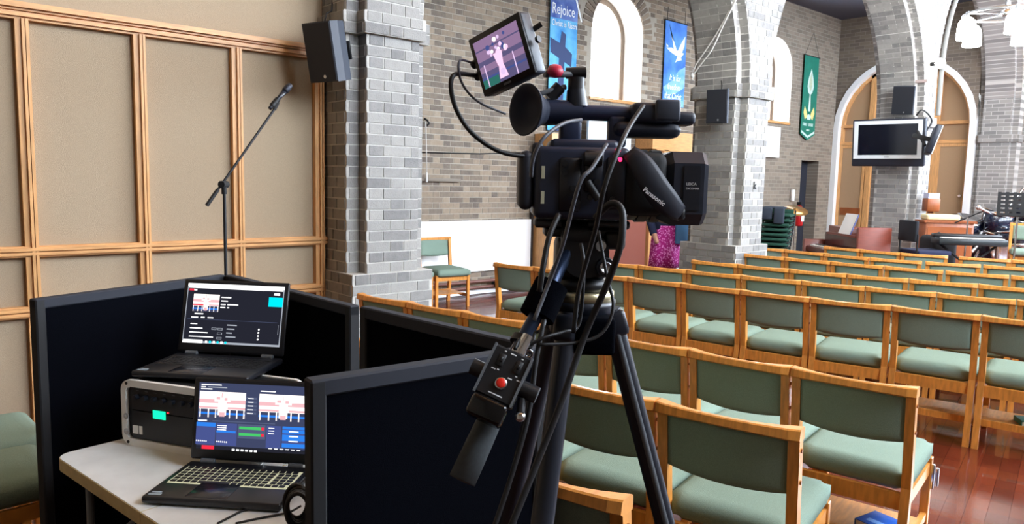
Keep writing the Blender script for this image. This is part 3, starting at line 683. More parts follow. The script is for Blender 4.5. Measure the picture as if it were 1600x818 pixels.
def content_b(x0, z0, x1, z1):
    W, H = x1-x0, z1-z0; r = lambda a, b, c, d, m: ((x0+a*W, z0+b*H, x0+c*W, z0+d*H), m)
    L = [r(0, 0, 1, 1, M_SCBG), r(0, 0, 1, .055, M_SCB), r(.05, 0, .16, .055, M_SCR), r(.02, .96, .2, .975, M_SCW), r(.02, .925, .06, .94, M_SCW), r(.08, .925, .25, .94, M_SCG), r(.02, .895, .12, .91, M_SCW), r(.55, .9, .68, .915, M_SCW)]
    L += picture(x0+.01*W, z0+.48*H, x0+.42*W, z0+.87*H); L += picture(x0+.545*W, z0+.48*H, x0+.97*W, z0+.87*H)
    for i in range(5): L.append(r(.43, .78-.055*i, .53, .81-.055*i, M_SCMB)); L.append(r(.45, .79-.055*i, .50, .80-.055*i, M_SCW))
    L += [r(.02, .43, .1, .445, M_SCW), r(.15, .43, .7, .445, M_SCMB), r(.01, .35, .18, .41, M_SCBL), r(.01, .08, .18, .35, M_SCIN), r(.19, .08, .37, .41, M_SCIN), r(.19, .27, .36, .30, M_SCBL), r(.38, .2, .62, .41, M_SCMB), r(.39, .335, .58, .375, M_SCGN), r(.585, .335, .61, .375, M_SCR), r(.39, .24, .58, .28, M_SCGN), r(.585, .24, .61, .28, M_SCR), r(.63, .08, .76, .41, M_SCIN), r(.77, .10, .97, .41, M_SCBL), r(.77, .36, .97, .37, M_SCIN), r(.77, .29, .97, .31, M_SCIN), r(.77, .16, .97, .2, M_SCIN)]
    for i in range(3): L.append(r(.2, .37-.03*i, .28, .38-.03*i, M_SCW)); L.append(r(.83, .33-.07*i, .91, .345-.07*i, M_SCW)); L.append(r(.65, .37-.04*i, .70, .38-.04*i, M_SCW))
    for i in range(6): L.append(r(.02+.018*i, .13, .03+.018*i, .148, M_SCW)); L.append(r(.2+.018*i, .13, .21+.018*i, .148, M_SCW)); L.append(r(.34+.04*i, .015, .365+.04*i, .042, M_SCW)); L.append(r(.66+.05*i, .07, .69+.05*i, .082, M_SCW))
    return L
wa_ = Vector((.66, -.751, 0)); LA = axes((.612, 2.480, .958), wa_, UP)
laptop('open black laptop on top of the equipment case, dark streaming page on screen', LA, .385, .255, .250, math.radians(14), M_KEYD, content_a)
wb_ = Vector((.69, -.724, 0)); LB = axes((.508, 2.004, .7432), wb_, UP)
laptop('open black laptop on the table, two video windows on screen', LB, .372, .250, .236, math.radians(9), M_KEYL, content_b)
# ---- flight case with rack gear
M_EDGE = mat('satin_silver', (232, 230, 224), .4)
CM = axes((.588, 2.505, .7428), Vector((.5, -.866, 0)), UP); W, D, H = .53, .215, .212
t = thing('equipment_case', 'black rack case with silver rounded edges under the upper laptop', 'case', M=CM)
fy = lambda a, b, h: (a, h, b)
MB().prism(rrect(.006, W-.006, .006, H-.004, .03), .012, D-.012, fy).build('shell', M_BLACKM, t)
MB().ring(rrect(0, W, 0, H, .035), rrect(.018, W-.018, .022, H-.022, .02), 0, .014, fy).build('front_edge', M_EDGE, t)
MB().ring(rrect(0, W, 0, H, .035), rrect(.018, W-.018, .022, H-.022, .02), D-.014, D, fy).build('rear_edge', M_EDGE, t)
un = MB().box((.035, -.002+.008, .118), (W-.035, .02, .186)).build('mixer_unit', M_BLACK, t)
for i in range(12): MB().cyl((.06+.035*i, .007, .160), (.06+.035*i, -.008, .160), .0085, .0075, n=10).build('knob', M_DKBLUE, un)
for i in range(12): MB().box((.055+.035*i, .0055, .178), (.066+.035*i, .006, .180)).build('scale_mark', M_GREY, un)
ru = MB().box((.035, .006, .026), (W-.035, .02, .114)).build('receiver_unit', M_BLACK, t)
MB().box((.120, .0045, .098), (.168, .006, .124)).build('lit_display', M_SCLT, t)
MB().box((.175, .0045, .120), (.181, .006, .124)).build('red_light', glow('red_led', (255, 40, 50), 2), t)
for x, w in ((.038, .022), (.064, .012)): MB().box((x, .0045, .040), (x+w, .006, .066)).build('sticker', M_PAPER, ru)
for z in (.045, .095): MB().lathe([(.0105, 0), (.0105, .003), (.005, .003), (.005, .001)], Matrix.Translation((.021, .0, z)) @ Matrix.Rotation(math.radians(90), 4, 'X'), 12).build('rivet', M_ALU, t)
for x, z in ((.024, H-.012), (.024, .012), (W-.024, H-.012)): MB().cyl((x, .001, z), (x, -.002, z), .005, n=10).build('screw', M_RUB, t)
# ---- headphones / coiled lead hung on the near screen's edge, and leads on the table
hp = thing('coiled_lead', 'coil of black cable hanging at the edge of the nearest screen', 'cable', atD(463, 790, 1.42))
rg = random.Random(3)
for i in range(6):
    r = .030+.004*rg.random(); o = Vector((rg.uniform(-.004, .004), .004*i-.012, rg.uniform(-.004, .004)))
    MB().tube([o+Vector((0, 0, 0))+CR*(r*.72*math.cos(a))+UP*(r*1.15*math.sin(a))+F0*(.004*i-.01) for a in [2*math.pi*q/24 for q in range(24)]], .0042, 6, True).build('loop', M_RUB, hp)
tag(MB().tube(spline([atZ(340, 817, .745), atZ(385, 795, .746), atZ(430, 785, .75), atZ(456, 768, .79)], 6), .003, 6).build('cable', M_RUB), 'thin black lead rising from the table edge to the cable coil', 'cable', 'leads on the table')
tag(MB().tube(spline([atZ(368, 817, .745), atZ(410, 808, .7455), atZ(450, 800, .75), atZ(470, 790, .77)], 6), .003, 6).build('cable', M_RUB), 'second black lead lying in front of the lower laptop', 'cable', 'leads on the table')

# ---- microphone on a boom stand
MY = 3.9
b0 = atY(353, 432, MY); base = Vector((b0.x, b0.y, 0))
t = thing('microphone_stand', 'black boom microphone stand in front of the hessian panels', 'microphone stand', base)
cl = atY(350, 288, MY)-base; MB().cyl((0, 0, .03), (0, 0, cl.z-.01), .0085, n=10).build('upright', M_BLACK, t)
MB().cyl((0, 0, .0), (0, 0, .03), .13, .12, n=24).build('base', M_BLACK, t)
c2 = MB(); c2.cyl(cl+Vector((-.02, -.015, 0)), cl+Vector((.02, .02, 0)), .019, n=12); c2.cyl(cl-UP*.05, cl+UP*.0, .013, n=10); c2.build('clutch', M_BLACKM, t)
e0 = atY(323, 321, MY)-base; e1 = atY(434, 163, MY)-base
MB().cyl(e0, e1, .0068, n=10).build('boom', M_BLACK, t)
MB().cyl(e0, e0+(e1-e0).normalized()*.10, .0105, n=10).build('counterweight', M_RUB, t)
MB().cyl(e1-(e1-e0).normalized()*.035, e1+UP*.012, .011, n=10).build('mount', M_BLACKM, t)
m0 = atY(421, 170, MY-.02); m1 = atY(455, 131, MY-.02); ax = (m1-m0).normalized(); L = (m1-m0).length
t = thing('microphone', 'dark handheld microphone clipped to the boom, pointing at the speaker', 'microphone', M=axes(m0, ax.orthogonal(), ax))
MB().lathe([(.0095, 0), (.0105, .01), (.0115, L*.45), (.0145, L*.7)], None, 14).build('body', M_DKBLUE, t)
MB().lathe([(.0165, L*.69), (.0185, L*.74), (.0185, L*.86), (.013, L*.97), (.003, L)], None, 14).build('grille', mat('mic_mesh', (46, 48, 56), .5, .6), t)
cp = MB(); cp.cyl((0, 0, L*.12), (0, 0, L*.38), .0155, n=12); cp.build('clip', M_RUB, t)

# ================================================================ TRIPOD AND CAMCORDER
TB = atD(906, 470, 1.15); TC = Vector((TB.x, TB.y, 0)); zb = TB.z
t = thing('camera_tripod', 'black video tripod with fluid head and pan handle', 'tripod', TC)
legs = []
for ang, name in ((4, 'r'), (128, 'l'), (246, 'f')):
    a = math.radians(ang); dv = (R0*math.cos(a)+F0*math.sin(a)); top = dv*.048+UP*(zb-.012); foot = dv*.455+UP*.02; mid = top.lerp(foot, .52)
    lg = MB(); lg.cyl(top, mid, .0165, .0165, n=14); lg = lg.build('leg', M_DKBLUE, t)
    MB().cyl(mid.lerp(top, .06), foot, .0125, .011, n=12).build('lower_tube', M_BLACK, lg)
    MB().cyl(mid.lerp(top, .09), mid.lerp(foot, .04), .022, n=12).build('leg_lock', M_BLACKM, lg)
    sp = dv.cross(UP); MB().cyl(top.lerp(foot, .008)+sp*.012, top.lerp(foot, .26)+sp*.012, .006, n=8).build('highlight_rod', M_GREY, lg)
    hg = MB(); d2 = (foot-top).normalized(); hg.rbox((-.018, -.020, -.026), (.018, .020, .016), .007, 2, axes(top+d2*.018, sp, -d2)); hg.build('leg_hinge', M_DKBLUE, t)
    MB().cyl(foot, foot-UP*.02, .016, .019, n=12).build('foot', M_RUB, lg)
MB().lathe([(.024, zb-.040), (.044, zb-.034), (.055, zb-.006), (.056, zb+.004)], None, 24).build('bowl', M_DKBLUE, t)
MB().lathe([(.050, zb+.002), (.053, zb+.004), (.053, zb+.018), (.048, zb+.020)], None, 24).build('silver_collar', mat('brass_silver', (196, 186, 150), .3, .9), t)
MB().lathe([(.046, zb+.019), (.047, zb+.03), (.044, zb+.037), (.036, zb+.04)], None, 24).build('pan_base', M_BLACK, t)
mbx = MB(); mbx.rbox((-.046, -.030, -.052), (.012, .030, -.012), .006, 2, Matrix.Translation((0, 0, zb)) @ Matrix.Rotation(YAW-math.pi/2, 4, 'Z')); mbx.build('spreader_block', mat('block_grey', (52, 52, 54), .6), t)
HM = Matrix.Translation((0, 0, zb)) @ Matrix.Rotation(math.radians(-40), 4, 'Z')
hd = MB(); hd.rbox((-.042, -.036, .036), (.040, .036, .105), .016, 3, HM); hd.cyl(HM @ Vector((0, -.05, .078)), HM @ Vector((0, .05, .078)), .036, n=24); hd.build('fluid_head', M_BLACK, t)
kn = MB(); kn.cyl(HM @ Vector((.03, -.036, .06)), HM @ Vector((.03, -.058, .06)), .016, .014, n=16); kn.build('drag_knob', M_DKBLUE, t)
MB().lathe([(.0095, 0), (.0095, .003), (.0065, .003), (.0065, .001)], HM @ Matrix.Translation((.03, -.0585, .06)) @ Matrix.Rotation(math.radians(90), 4, 'X'), 16).build('knob_ring', M_ALU, kn and bpy.data.objects['drag_knob'])
MB().cyl(HM @ Vector((.022, -.036, .092)), HM @ Vector((.022, -.056, .092)), .008, n=12).build('lock_button', M_CHROME, t)
tp = MB(); tp.rbox((-.06, -.03, .102), (.055, .03, .116), .004, 2, HM); tp.rbox((.03, -.04, .085), (.062, .0, .112), .006, 2, HM); tp.build('tilt_plate', M_BLACK, t)
sl = MB(); sl.rbox((-.075, -.026, .115), (.07, .026, .128), .003, 1, HM); sl.build('camera_plate', mat('plate_grey', (60, 62, 68), .4, .5), t)
# pan handle down towards the operator
h0 = atD(897, 368, 1.12); h1 = atD(850, 470, 1.075); h2 = atD(798, 566, 1.02); h3 = atD(776, 632, .995); h4 = atD(722, 750, .945)
MB().tube([h0-TC, h1-TC, h2-TC, h3-TC], .0105, 12).build('pan_bar', mat('blue_steel', (44, 58, 84), .3, .6), t)
MB().tube([h3-TC, h3.lerp(h4, .04)-TC, h3.lerp(h4, .5)-TC, h4-TC], .0165, 14, rad=[.0145, .0165, .0178, .0185]).build('pan_grip', mat('foam_grip', (56, 60, 62), .95, var=.1, vscale=200), t)
d1 = (h1-h0).normalized(); MB().cyl(h1-TC-d1*.028, h1-TC+d1*.026, .0255, .0265, n=18).build('cable_wrap', M_FABB, t)
MB().cyl(h1.lerp(h2, .62)-TC, h1.lerp(h2, .72)-TC, .017, n=14).build('cable_tie', M_RUB, t)
jn = MB(); jn.cyl(h0-TC+R0*-.02, h0-TC+R0*.02, .022, n=16); jn.build('bar_rosette', M_BLACK, t)
hk = h1.lerp(h2, .86); MB().lathe([(.0075, -.002), (.0075, .002), (.004, .002), (.004, -.002)], axes(hk-TC+CR*.018, CR, -F0), 12).build('ring_nut', M_CHROME, t)
# mid-level clamp on the front leg
cpz = atD(928, 520, 1.1)-TC; MB().rbox((-.03, -.022, -.03), (.03, .022, .026), .006, 2, axes(cpz, R0, UP)).build('leg_clamp', M_FABB, t)
# remote controller clamped to the pan handle
ax_z = (atD(803, 556, 1.0)-atD(768, 630, .97)).normalized(); ax_x = (CR-ax_z*CR.dot(ax_z)).normalized(); RM = axes(atD(783, 597, .985)-CF*.012, ax_x, ax_z)
t = thing('zoom_remote', 'small black zoom remote with red record button, clamped to the pan handle', 'remote control', M=RM)
MB().rbox((-.029, -.012, -.026), (.027, .012, .046), .003, 1, smooth=False).build('body', M_BLACK, t)
for x in (-.029, .024): MB().box((x, -.016, -.026), (x+.003, -.010, .046)).build('side_rail', M_GREY, t)
MB().lathe([(.0085, 0), (.0085, .003), (.0065, .0035)], Matrix.Translation((.001, -.012, -.002)) @ Matrix.Rotation(math.radians(90), 4, 'X'), 18).build('button_ring', M_CHROME, t)
MB().lathe([(.0065, 0), (.0065, .005), (.005, .006)], Matrix.Translation((.001, -.012, -.002)) @ Matrix.Rotation(math.radians(90), 4, 'X'), 18).build('record_button', mat('red_button', (225, 40, 26), .35), t)
for x in (-.012, .013): s_ = MB().rbox((x-.005, -.0145, .018), (x+.005, -.011, .036), .001, 1).build('switch_plate', M_RUB, t); MB().rbox((x-.002, -.018, .024), (x+.002, -.014, .031), .0007, 1).build('toggle', M_BLACK, s_)
for x, z, w in ((-.004, .040, .008), (-.020, .012, .006), (.006, .008, .006), (.018, .010, .006), (-.013, .040, .003), (.012, .039, .003), (-.012, .013, .003), (.014, .014, .003), (-.010, -.019, .020)): MB().box((x, -.0123, z), (x+w, -.012, z+.0016)).build('printed_mark', mat('white_print', (220, 222, 225), .6), t)
MB().rbox((-.026, -.022, -.056), (.024, .010, -.026), .006, 3).build('zoom_rocker', mat('gloss_black', (8, 9, 11), .12), t)
for x0, x1 in ((-.046, -.029), (.027, .050)): MB().cyl((x0, 0, .006), (x1, 0, .006), .0115, n=16).build('dial', M_BLACK, t)
MB().cyl((.049, 0, .006), (.051, 0, .006), .0112, n=16).build('dial_face', M_GREY, t)
MB().lathe([(.007, 0), (.007, .004), (.003, .006)], Matrix.Translation((.042, -.004, -.03)) @ Matrix.Rotation(math.radians(90), 4, 'X'), 14).build('clamp_screw', M_CHROME, t)
MB().cyl((.034, 0, -.006), (.041, 0, -.027), .006, n=10).build('clamp_arm', M_BLACK, t)
pg = MB(); pg.cyl((.004, .0, .046), (.006, .0, .076), .0088, .008, n=16); pg.cyl((.004, 0, .047), (.004, 0, .053), .011, n=8); pg.build('jack_plug', M_CHROME, t)

# ---- camcorder
CO = atD(950, 290, 1.15); CO.z = 0
KM = Matrix.Translation(CO) @ Matrix.Rotation(math.radians(-40), 4, 'Z')
t = thing('camcorder', 'dark professional camcorder with hooded lens mounted on the tripod', 'video camera', M=KM)
cb = MB(); cb.rbox((-.118, -.070, 1.545), (.022, .045, 1.650), .010, 3); cb.rbox((-.095, -.050, 1.640), (.008, .035, 1.662), .008, 2); cb.build('body', mat('camcorder_body', (40, 48, 68), .35), t)
bt = MB(); bt.rbox((-.140, -.066, 1.557), (-.118, .036, 1.643), .010, 3); bt.rbox((-.122, -.060, 1.566), (-.104, .036, 1.655), .006, 2); bt.build('battery', mat('battery_black', (34, 39, 52), .5), t)
for z in (1.576, 1.612): MB().box((-.1075, -.0716, z-.009), (-.1025, -.0700, z+.009)).build('sticker', mat('cream_label', (205, 205, 175), .5), t)
for bx in ((-.014, -.0735, 1.560, .016, -.066, 1.636), (-.082, -.0735, 1.556, -.050, -.066, 1.634), (-.046, -.0745, 1.585, -.018, -.066, 1.645)): MB().rbox(bx[:3], bx[3:], .003, 1).build('side_panel', M_DKBLUE, t)
for x, z in ((-.075, 1.625), (-.075, 1.612), (-.062, 1.59), (-.038, 1.63), (-.028, 1.60), (-.005, 1.575), (-.055, 1.57), (-.036, 1.578)): MB().cyl((x, -.073, z), (x, -.078, z), .0045, n=10).build('button', M_BLACK, t)
ht = MB(); ht.cyl((-.047, -.078, 1.632), (-.022, -.078, 1.632), .010, n=14); ht.cyl((-.042, -.076, 1.60), (-.025, -.080, 1.575), .006, n=10); ht.build('cable_sockets', M_RUB, t)
MB().cyl((.015, -.012, 1.595), (.085, -.012, 1.595), .053, .050, n=32).build('lens_barrel', M_BLACK, t)
for x in (.040, .060): MB().cyl((x, -.012, 1.595), (x+.014, -.012, 1.595), .0548, n=40).build('lens_ring', M_RUB, t)
def octo(w, h, c): return [(-w+c, -h), (w-c, -h), (w, -h+c), (w, h-c), (w-c, h), (-w+c, h), (-w, h-c), (-w, -h+c)]
hb = MB(); P0 = octo(.050, .046, .016); P1 = octo(.062, .0535, .017)
n = 8; rings = [(.068, P0), (.084, P1), (.128, P1), (.134, octo(.060, .051, .017)), (.134, octo(.056, .047, .015)), (.095, octo(.045, .04, .014))]
vs = [(x, a-.012, 1.593+b) for x, P in rings for a, b in P]; hb.add(vs, [(i*n+k, i*n+(k+1) % n, (i+1)*n+(k+1) % n, (i+1)*n+k) for i in range(len(rings)-1) for k in range(n)]); hb.add(vs, [tuple(range(n)), tuple(range(5*n, 6*n))]); hb.build('lens_hood', mat('hood_black', (36, 42, 56), .4), t)
MB().box((.098, -.0755, 1.562), (.122, -.0735, 1.626)).build('hood_panel', M_DKBLUE, t)
MB().lathe([(.04, 0), (.02, .006)], Matrix.Translation((.09, -.012, 1.593)) @ Matrix.Rotation(math.radians(90), 4, 'Y'), 24).build('front_glass', mat('lens_glass', (10, 14, 26), .05), t)
# hand grip and strap on the near side
gp = MB(); gp.rbox((.012, -.078, 1.552), (.075, -.050, 1.644), .014, 3); gp.build('hand_grip', M_BLACKM, t)
sv = []; sf = []; n1, n2 = 16, 6; SP = [(.018, 1.644), (.034, 1.624), (.056, 1.590), (.078, 1.568), (.098, 1.556)]
cen = spline([Vector((a, 0, b)) for a, b in SP], 4); n1 = len(cen)-1
for i, p in enumerate(cen):
    u = i/n1; tg = (cen[min(i+1, n1)]-cen[max(i-1, 0)]).normalized(); nn = Vector((tg.z, 0, -tg.x)); bul = .074+.022*math.sin(math.pi*u)**.7; wdt = .010+.009*math.sin(math.pi*u)
    for j in range(n2+1):
        w = -1+2*j/n2; sv.append((p.x+nn.x*wdt*w, -bul+.004*w*w, p.z+nn.z*wdt*w))
for i in range(n1):
    for j in range(n2): sf.append((i*(n2+1)+j, i*(n2+1)+j+1, (i+1)*(n2+1)+j+1, (i+1)*(n2+1)+j))
mbs = MB(); mbs.add(sv, sf, True); so = mbs.build('hand_strap', mat('strap_leather', (30, 34, 46), .55), t); md = so.modifiers.new('thickness', 'SOLIDIFY'); md.thickness = .004; md.offset = 0
MB().rbox((.086, -.0795, 1.548), (.102, -.070, 1.566), .003, 1).build('strap_buckle', M_BLACK, t)
text('Panasonic', .0094, mat('silver_print', (242, 243, 246), .4), so, upright((.034, -.0992, 1.5895), (.030, 0, -.0215), (.0215, 0, .030)), ext=.0003, bold=.0002)
text('LEICA', .0058, MATS['silver_print'], t, upright((.1015, -.0757, 1.598), (1, 0, 0), UP), ext=.0002); text('DICOMAR', .0042, MATS['silver_print'], t, upright((.1015, -.0757, 1.592), (1, 0, 0), UP), ext=.0002)
for x, z in ((.002, 1.646), (.005, 1.632)): MB().lathe([(.004, 0), (.0035, .002), (.001, .003)], Matrix.Translation((x, -.0712, z)) @ Matrix.Rotation(math.radians(90), 4, 'X'), 10).build('tally_light', glow('tally_red', (255, 40, 90), 2.5), t)
# carrying handle, front microphone block, viewfinder
hn = MB(); hn.tube(spline([(-.105, 0, 1.702), (-.06, 0, 1.704), (-.02, 0, 1.704), (.02, 0, 1.703), (.05, 0, 1.70)], 4), .0120, 12); hn.rbox((-.078, -.014, 1.655), (-.045, .014, 1.705), .006, 2); hn.rbox((-.004, -.014, 1.652), (.024, .014, 1.70), .006, 2); hn.build('carry_handle', mat('handle_black', (38, 48, 74), .38), t)
fbk = MB(); fbk.rbox((.028, -.028, 1.688), (.094, .028, 1.720), .010, 3); fbk.rbox((.080, -.022, 1.688), (.126, .022, 1.708), .006, 2); fbk.rbox((.002, -.024, 1.668), (.106, .024, 1.692), .012, 3); fbk.build('microphone_block', mat('mic_block', (34, 40, 54), .45), t)
fl_ = MB(); fl_.rbox((.062, -.032, 1.692), (.100, -.024, 1.724), .004, 2); fl_.build('screen_flap', mat('flap_grey', (58, 64, 76), .4), t)
MB().cyl((-.110, 0, 1.703), (-.045, 0, 1.704), .0200, .018, n=20).build('viewfinder', mat('viewfinder_black', (36, 44, 66), .4), t)
ea = Vector((-.80, -.60, .02)).normalized()
MB().lathe([(.020, -.004), (.024, .006), (.031, .016), (.0375, .026), (.0390, .029), (.0355, .029), (.026, .020), (.017, .014), (.010, .013)], axes((-.108, -.004, 1.704), ea.orthogonal(), ea), 28).build('eyecup', mat('eyecup_rubber', (34, 41, 58), .65), t)
# ball head that carries the monitor
t2 = thing('monitor_arm', 'small black ball-head arm with red thumb screw on the camcorder handle', 'bracket', M=KM)
ba = MB(); ba.cyl((-.052, 0, 1.713), (-.054, 0, 1.738), .017, .014, n=16); ba.build('arm_foot', M_DKBLUE, t2)
ba = MB(); ba.cyl((-.054, 0, 1.736), (-.054, 0, 1.756), .0125, n=14); ba.cyl((-.070, 0, 1.762), (-.040, 0, 1.764), .0085, n=12); ba.build('ball_joint', M_BLACK, t2)
ba = MB(); ba.cyl((-.054, 0, 1.761), (-.104, -.02, 1.757), .005, n=10); ba.cyl((-.070, 0, 1.742), (-.108, -.01, 1.730), .004, n=8); ba.build('link_rod', M_GREY, t2)
MB().lathe([(.011, -.005), (.0125, 0), (.010, .006), (.003, .008)], Matrix.Translation((-.088, -.020, 1.762)) @ Matrix.Rotation(math.radians(40), 4, 'X'), 16).build('thumb_screw', mat('magenta_red', (190, 30, 66), .4), t2)
MB().cyl((-.095, 0, 1.724), (-.078, 0, 1.742), .010, n=12).build('lower_joint', M_BLACK, t2)
# ---- field monitor
mc = atD(783, 87, 1.06); av = CR*.0736+CU*.0262-F0*.070; bv = CR*-.027+CU*.082
MM = axes(mc, av, bv); w2, h2_, th = .0510, .0430, .024
t = thing('field_monitor', 'small tilted monitor showing a vase of flowers, above the viewfinder', 'monitor', M=MM)
MB().rbox((-w2, 0, -h2_), (w2, th, h2_), .004, 2).build('housing', mat('monitor_housing', (44, 50, 62), .45), t)
MB().rbox((-w2+.001, -.0015, -h2_+.001), (w2-.001, .004, h2_-.001), .001, 1).build('bezel', M_BLACK, t)
sw, sh = w2-.008, h2_-.0095
def blob(cx, cz, r, k=8): return tuple((cx+r*math.cos(2*math.pi*i/k), cz+r*math.sin(2*math.pi*i/k)) for i in range(k))
M_SCLV = glow('screen_lavender', (196, 170, 205), 1.0); M_SCDK = glow('screen_dusk', (78, 72, 104), 1.0); M_SCTL = glow('screen_teal', (40, 92, 84), 1.0); M_SCLP = glow('screen_light_pink', (222, 178, 205), 1.05)
pic = [((-sw, -sh, sw, sh), M_SCMV), ((-sw, -.003, sw, .004), M_SCDK), ((-sw, .018, sw, .020), M_SCDK), ((-sw, -sh, sw, -.012), M_SCDK), ((-sw, -sh, -.012, -.020), M_SCTL), ((-sw, -.022, sw, -.019), M_SCIN), ((-.034, -sh, -.032, -.002), M_SCLV), ((.022, -sh, .024, -.002), M_SCLV)]
rg = random.Random(9)
for i in range(26): pic.append((blob(rg.uniform(-.022, .018), rg.uniform(.006, .026), rg.uniform(.0022, .0042)), [M_SCLV, M_SCLP, M_SCCR, M_SCIN][i % 4]))
pic += [(((-.010, .006), (.007, .006), (.004, -.012), (-.006, -.012)), M_SCLP), (((-.005, -.012), (.004, -.012), (.008, -.030), (-.009, -.030)), M_SCLP), (blob(0, -.022, .005), M_SCLV)]
flat('screen', pic, t, Matrix.Translation((0, -.0018, 0)), .00008)
MB().box((-.008, -.0017, -h2_+.003), (.006, -.0015, -h2_+.006)).build('maker_mark', M_GREY, t)
MB().cyl((.058, .012, .0), (.062, .012, .0), .005, n=10).build('side_knob', M_BLACK, t)
MB().cyl((w2-.004, .022, .018), (w2+.008, .03, .022), .004, n=8).build('antenna_screw', M_RUB, t)
for z in (.012, -.006): MB().cyl((-w2, .012, z), (-w2-.014, .012, z-.002), .0062, n=10).build('cable_plug', M_RUB, t)
# ---- cables
def cable(label, pts, r, m=M_RUB, k=6): return tag(MB().tube(spline(pts, k), r*.8, 8).build('cable', m), label, 'cable', 'camera cables')
PL = lambda z: MM @ Vector((-w2-.012, .012, z))
M_GC = mat('grey_cable', (88, 92, 100), .45)
cable('thick black cable looping from the monitor to the back of the camcorder', [PL(-.006), atD(708, 118, 1.05), atD(709, 160, 1.05), atD(735, 205, 1.06), atD(780, 236, 1.07), atD(832, 246, 1.09)], .0042)
cable('thin grey cable drooping from the monitor to the eyecup', [PL(.012), atD(718, 95, 1.05), atD(721, 128, 1.06), atD(746, 158, 1.08), atD(790, 178, 1.10)], .0022, M_GC)
cable('grey cable arching from the battery up to the camcorder handle', [atD(830, 276, 1.02), atD(834, 245, 1.01), atD(850, 215, 1.01), atD(880, 193, 1.04), atD(908, 187, 1.09)], .0034, M_GC)
cable('dark cable falling from the front microphone block past the body', [atD(1005, 165, 1.09), atD(985, 195, 1.05), atD(970, 225, 1.0), atD(945, 290, .98), atD(930, 360, 1.0), atD(905, 450, 1.02), atD(896, 520, 1.02)], .0042, M_RUB)
cable('short grey cable crossing the camcorder side towards the pan bar', [atD(948, 225, 1.03), atD(925, 262, 1.0), atD(905, 288, .99), atD(880, 380, 1.01), atD(858, 440, 1.02), atD(835, 500, 1.0)], .0036, M_GC)
cable('thick black cable bending out of the camcorder base and down the tripod', [atD(930, 340, 1.02), atD(955, 318, 1.0), atD(972, 330, .99), atD(970, 380, .98), atD(950, 440, 1.0), atD(915, 520, 1.02), atD(880, 620, 1.0), atD(840, 720, .98), atD(795, 830, .95)], .0062)
cable('black cable hanging from the camcorder back down beside the pan bar', [atD(873, 335, 1.04), atD(858, 370, 1.02), atD(848, 420, 1.0), atD(843, 455, 1.0)], .005)
cable('thin black cable looping below the fluid head', [atD(935, 360, 1.06), atD(948, 430, 1.05), atD(958, 480, 1.04), atD(940, 520, 1.03), atD(900, 535, 1.02), atD(842, 538, 1.0)], .003)
cable('thin black cable tied across from the pan bar to the tripod leg', [atD(815, 545, 1.0), atD(850, 527, 1.0), atD(880, 518, 1.02), atD(905, 505, 1.04), atD(912, 420, 1.03), atD(908, 380, 1.04)], .0032)
cable('black cable falling from the wrap down past the left tripod leg', [atD(850, 500, 1.02), atD(838, 560, 1.0), atD(825, 650, .98), atD(800, 740, .96), atD(770, 830, .94)], .0045)
cable('thin lead wound along the pan bar below the wrap', [atD(852, 496, 1.05), atD(846, 515, 1.03), atD(836, 520, 1.03), atD(832, 535, 1.02), atD(820, 540, 1.01), atD(812, 530, 1.0), atD(804, 545, .985)], .0032)
# ================================================================ ON THE WALLS AND PILLARS
def speaker(label, M, w, h, d, brand=True):
    t = thing('wall_speaker', label, 'speaker', M=M, group='black wall speakers')
    P = [(-w/2, 0), (w/2, 0), (w/2, d*.35), (w*.28, d*.92), (w*.16, d), (-w*.16, d), (-w*.28, d*.92), (-w/2, d*.35)]
    MB().prism(P, -h/2, h/2, flatz).build('cabinet', mat('speaker_cabinet', (34, 42, 56), .6), t)
    MB().rbox((-w/2+.004, -.008, -h/2+.004), (w/2-.004, .002, h/2-.004), .003, 1, smooth=False).build('grille', mat('speaker_grille', (14, 18, 28), .7, bump=.3, bscale=900), t)
    MB().cyl((w*.08, -.008, -h/2+.035), (w*.08, -.0095, -h/2+.035), .011, n=14).build('badge', M_ALU, t)
    b = MB(); b.box((-.015, d*.95, -.03), (.015, d+.05, .03)); b.rbox((-.04, d+.04, -.06), (.04, d+.055, .06), .003, 1); b.build('bracket', M_BLACKM, t)
    return t
ctr = atX(500, 82, 2.30); SM = Matrix.Translation(ctr) @ Matrix.Rotation(math.radians(-72), 4, 'Z') @ Matrix.Rotation(math.radians(12), 4, 'X')
speaker('black wall speaker on the nearest brick pillar, above the oak frame', SM, .245, .375, .20)
ctr = atX(1120, 166, 7.06); speaker('small black speaker in the middle of the pillar with the hung cord', Matrix.Translation(ctr) @ Matrix.Rotation(math.radians(-78), 4, 'Z') @ Matrix.Rotation(math.radians(4), 4, 'X'), .235, .36, .12)
ctr = atX(1411, 157, 11.95); speaker('black speaker tilted above the television', Matrix.Translation(ctr) @ Matrix.Rotation(math.radians(-84), 4, 'Z') @ Matrix.Rotation(math.radians(12), 4, 'X') @ Matrix.Rotation(math.radians(4), 4, 'Y'), .30, .42, .12)
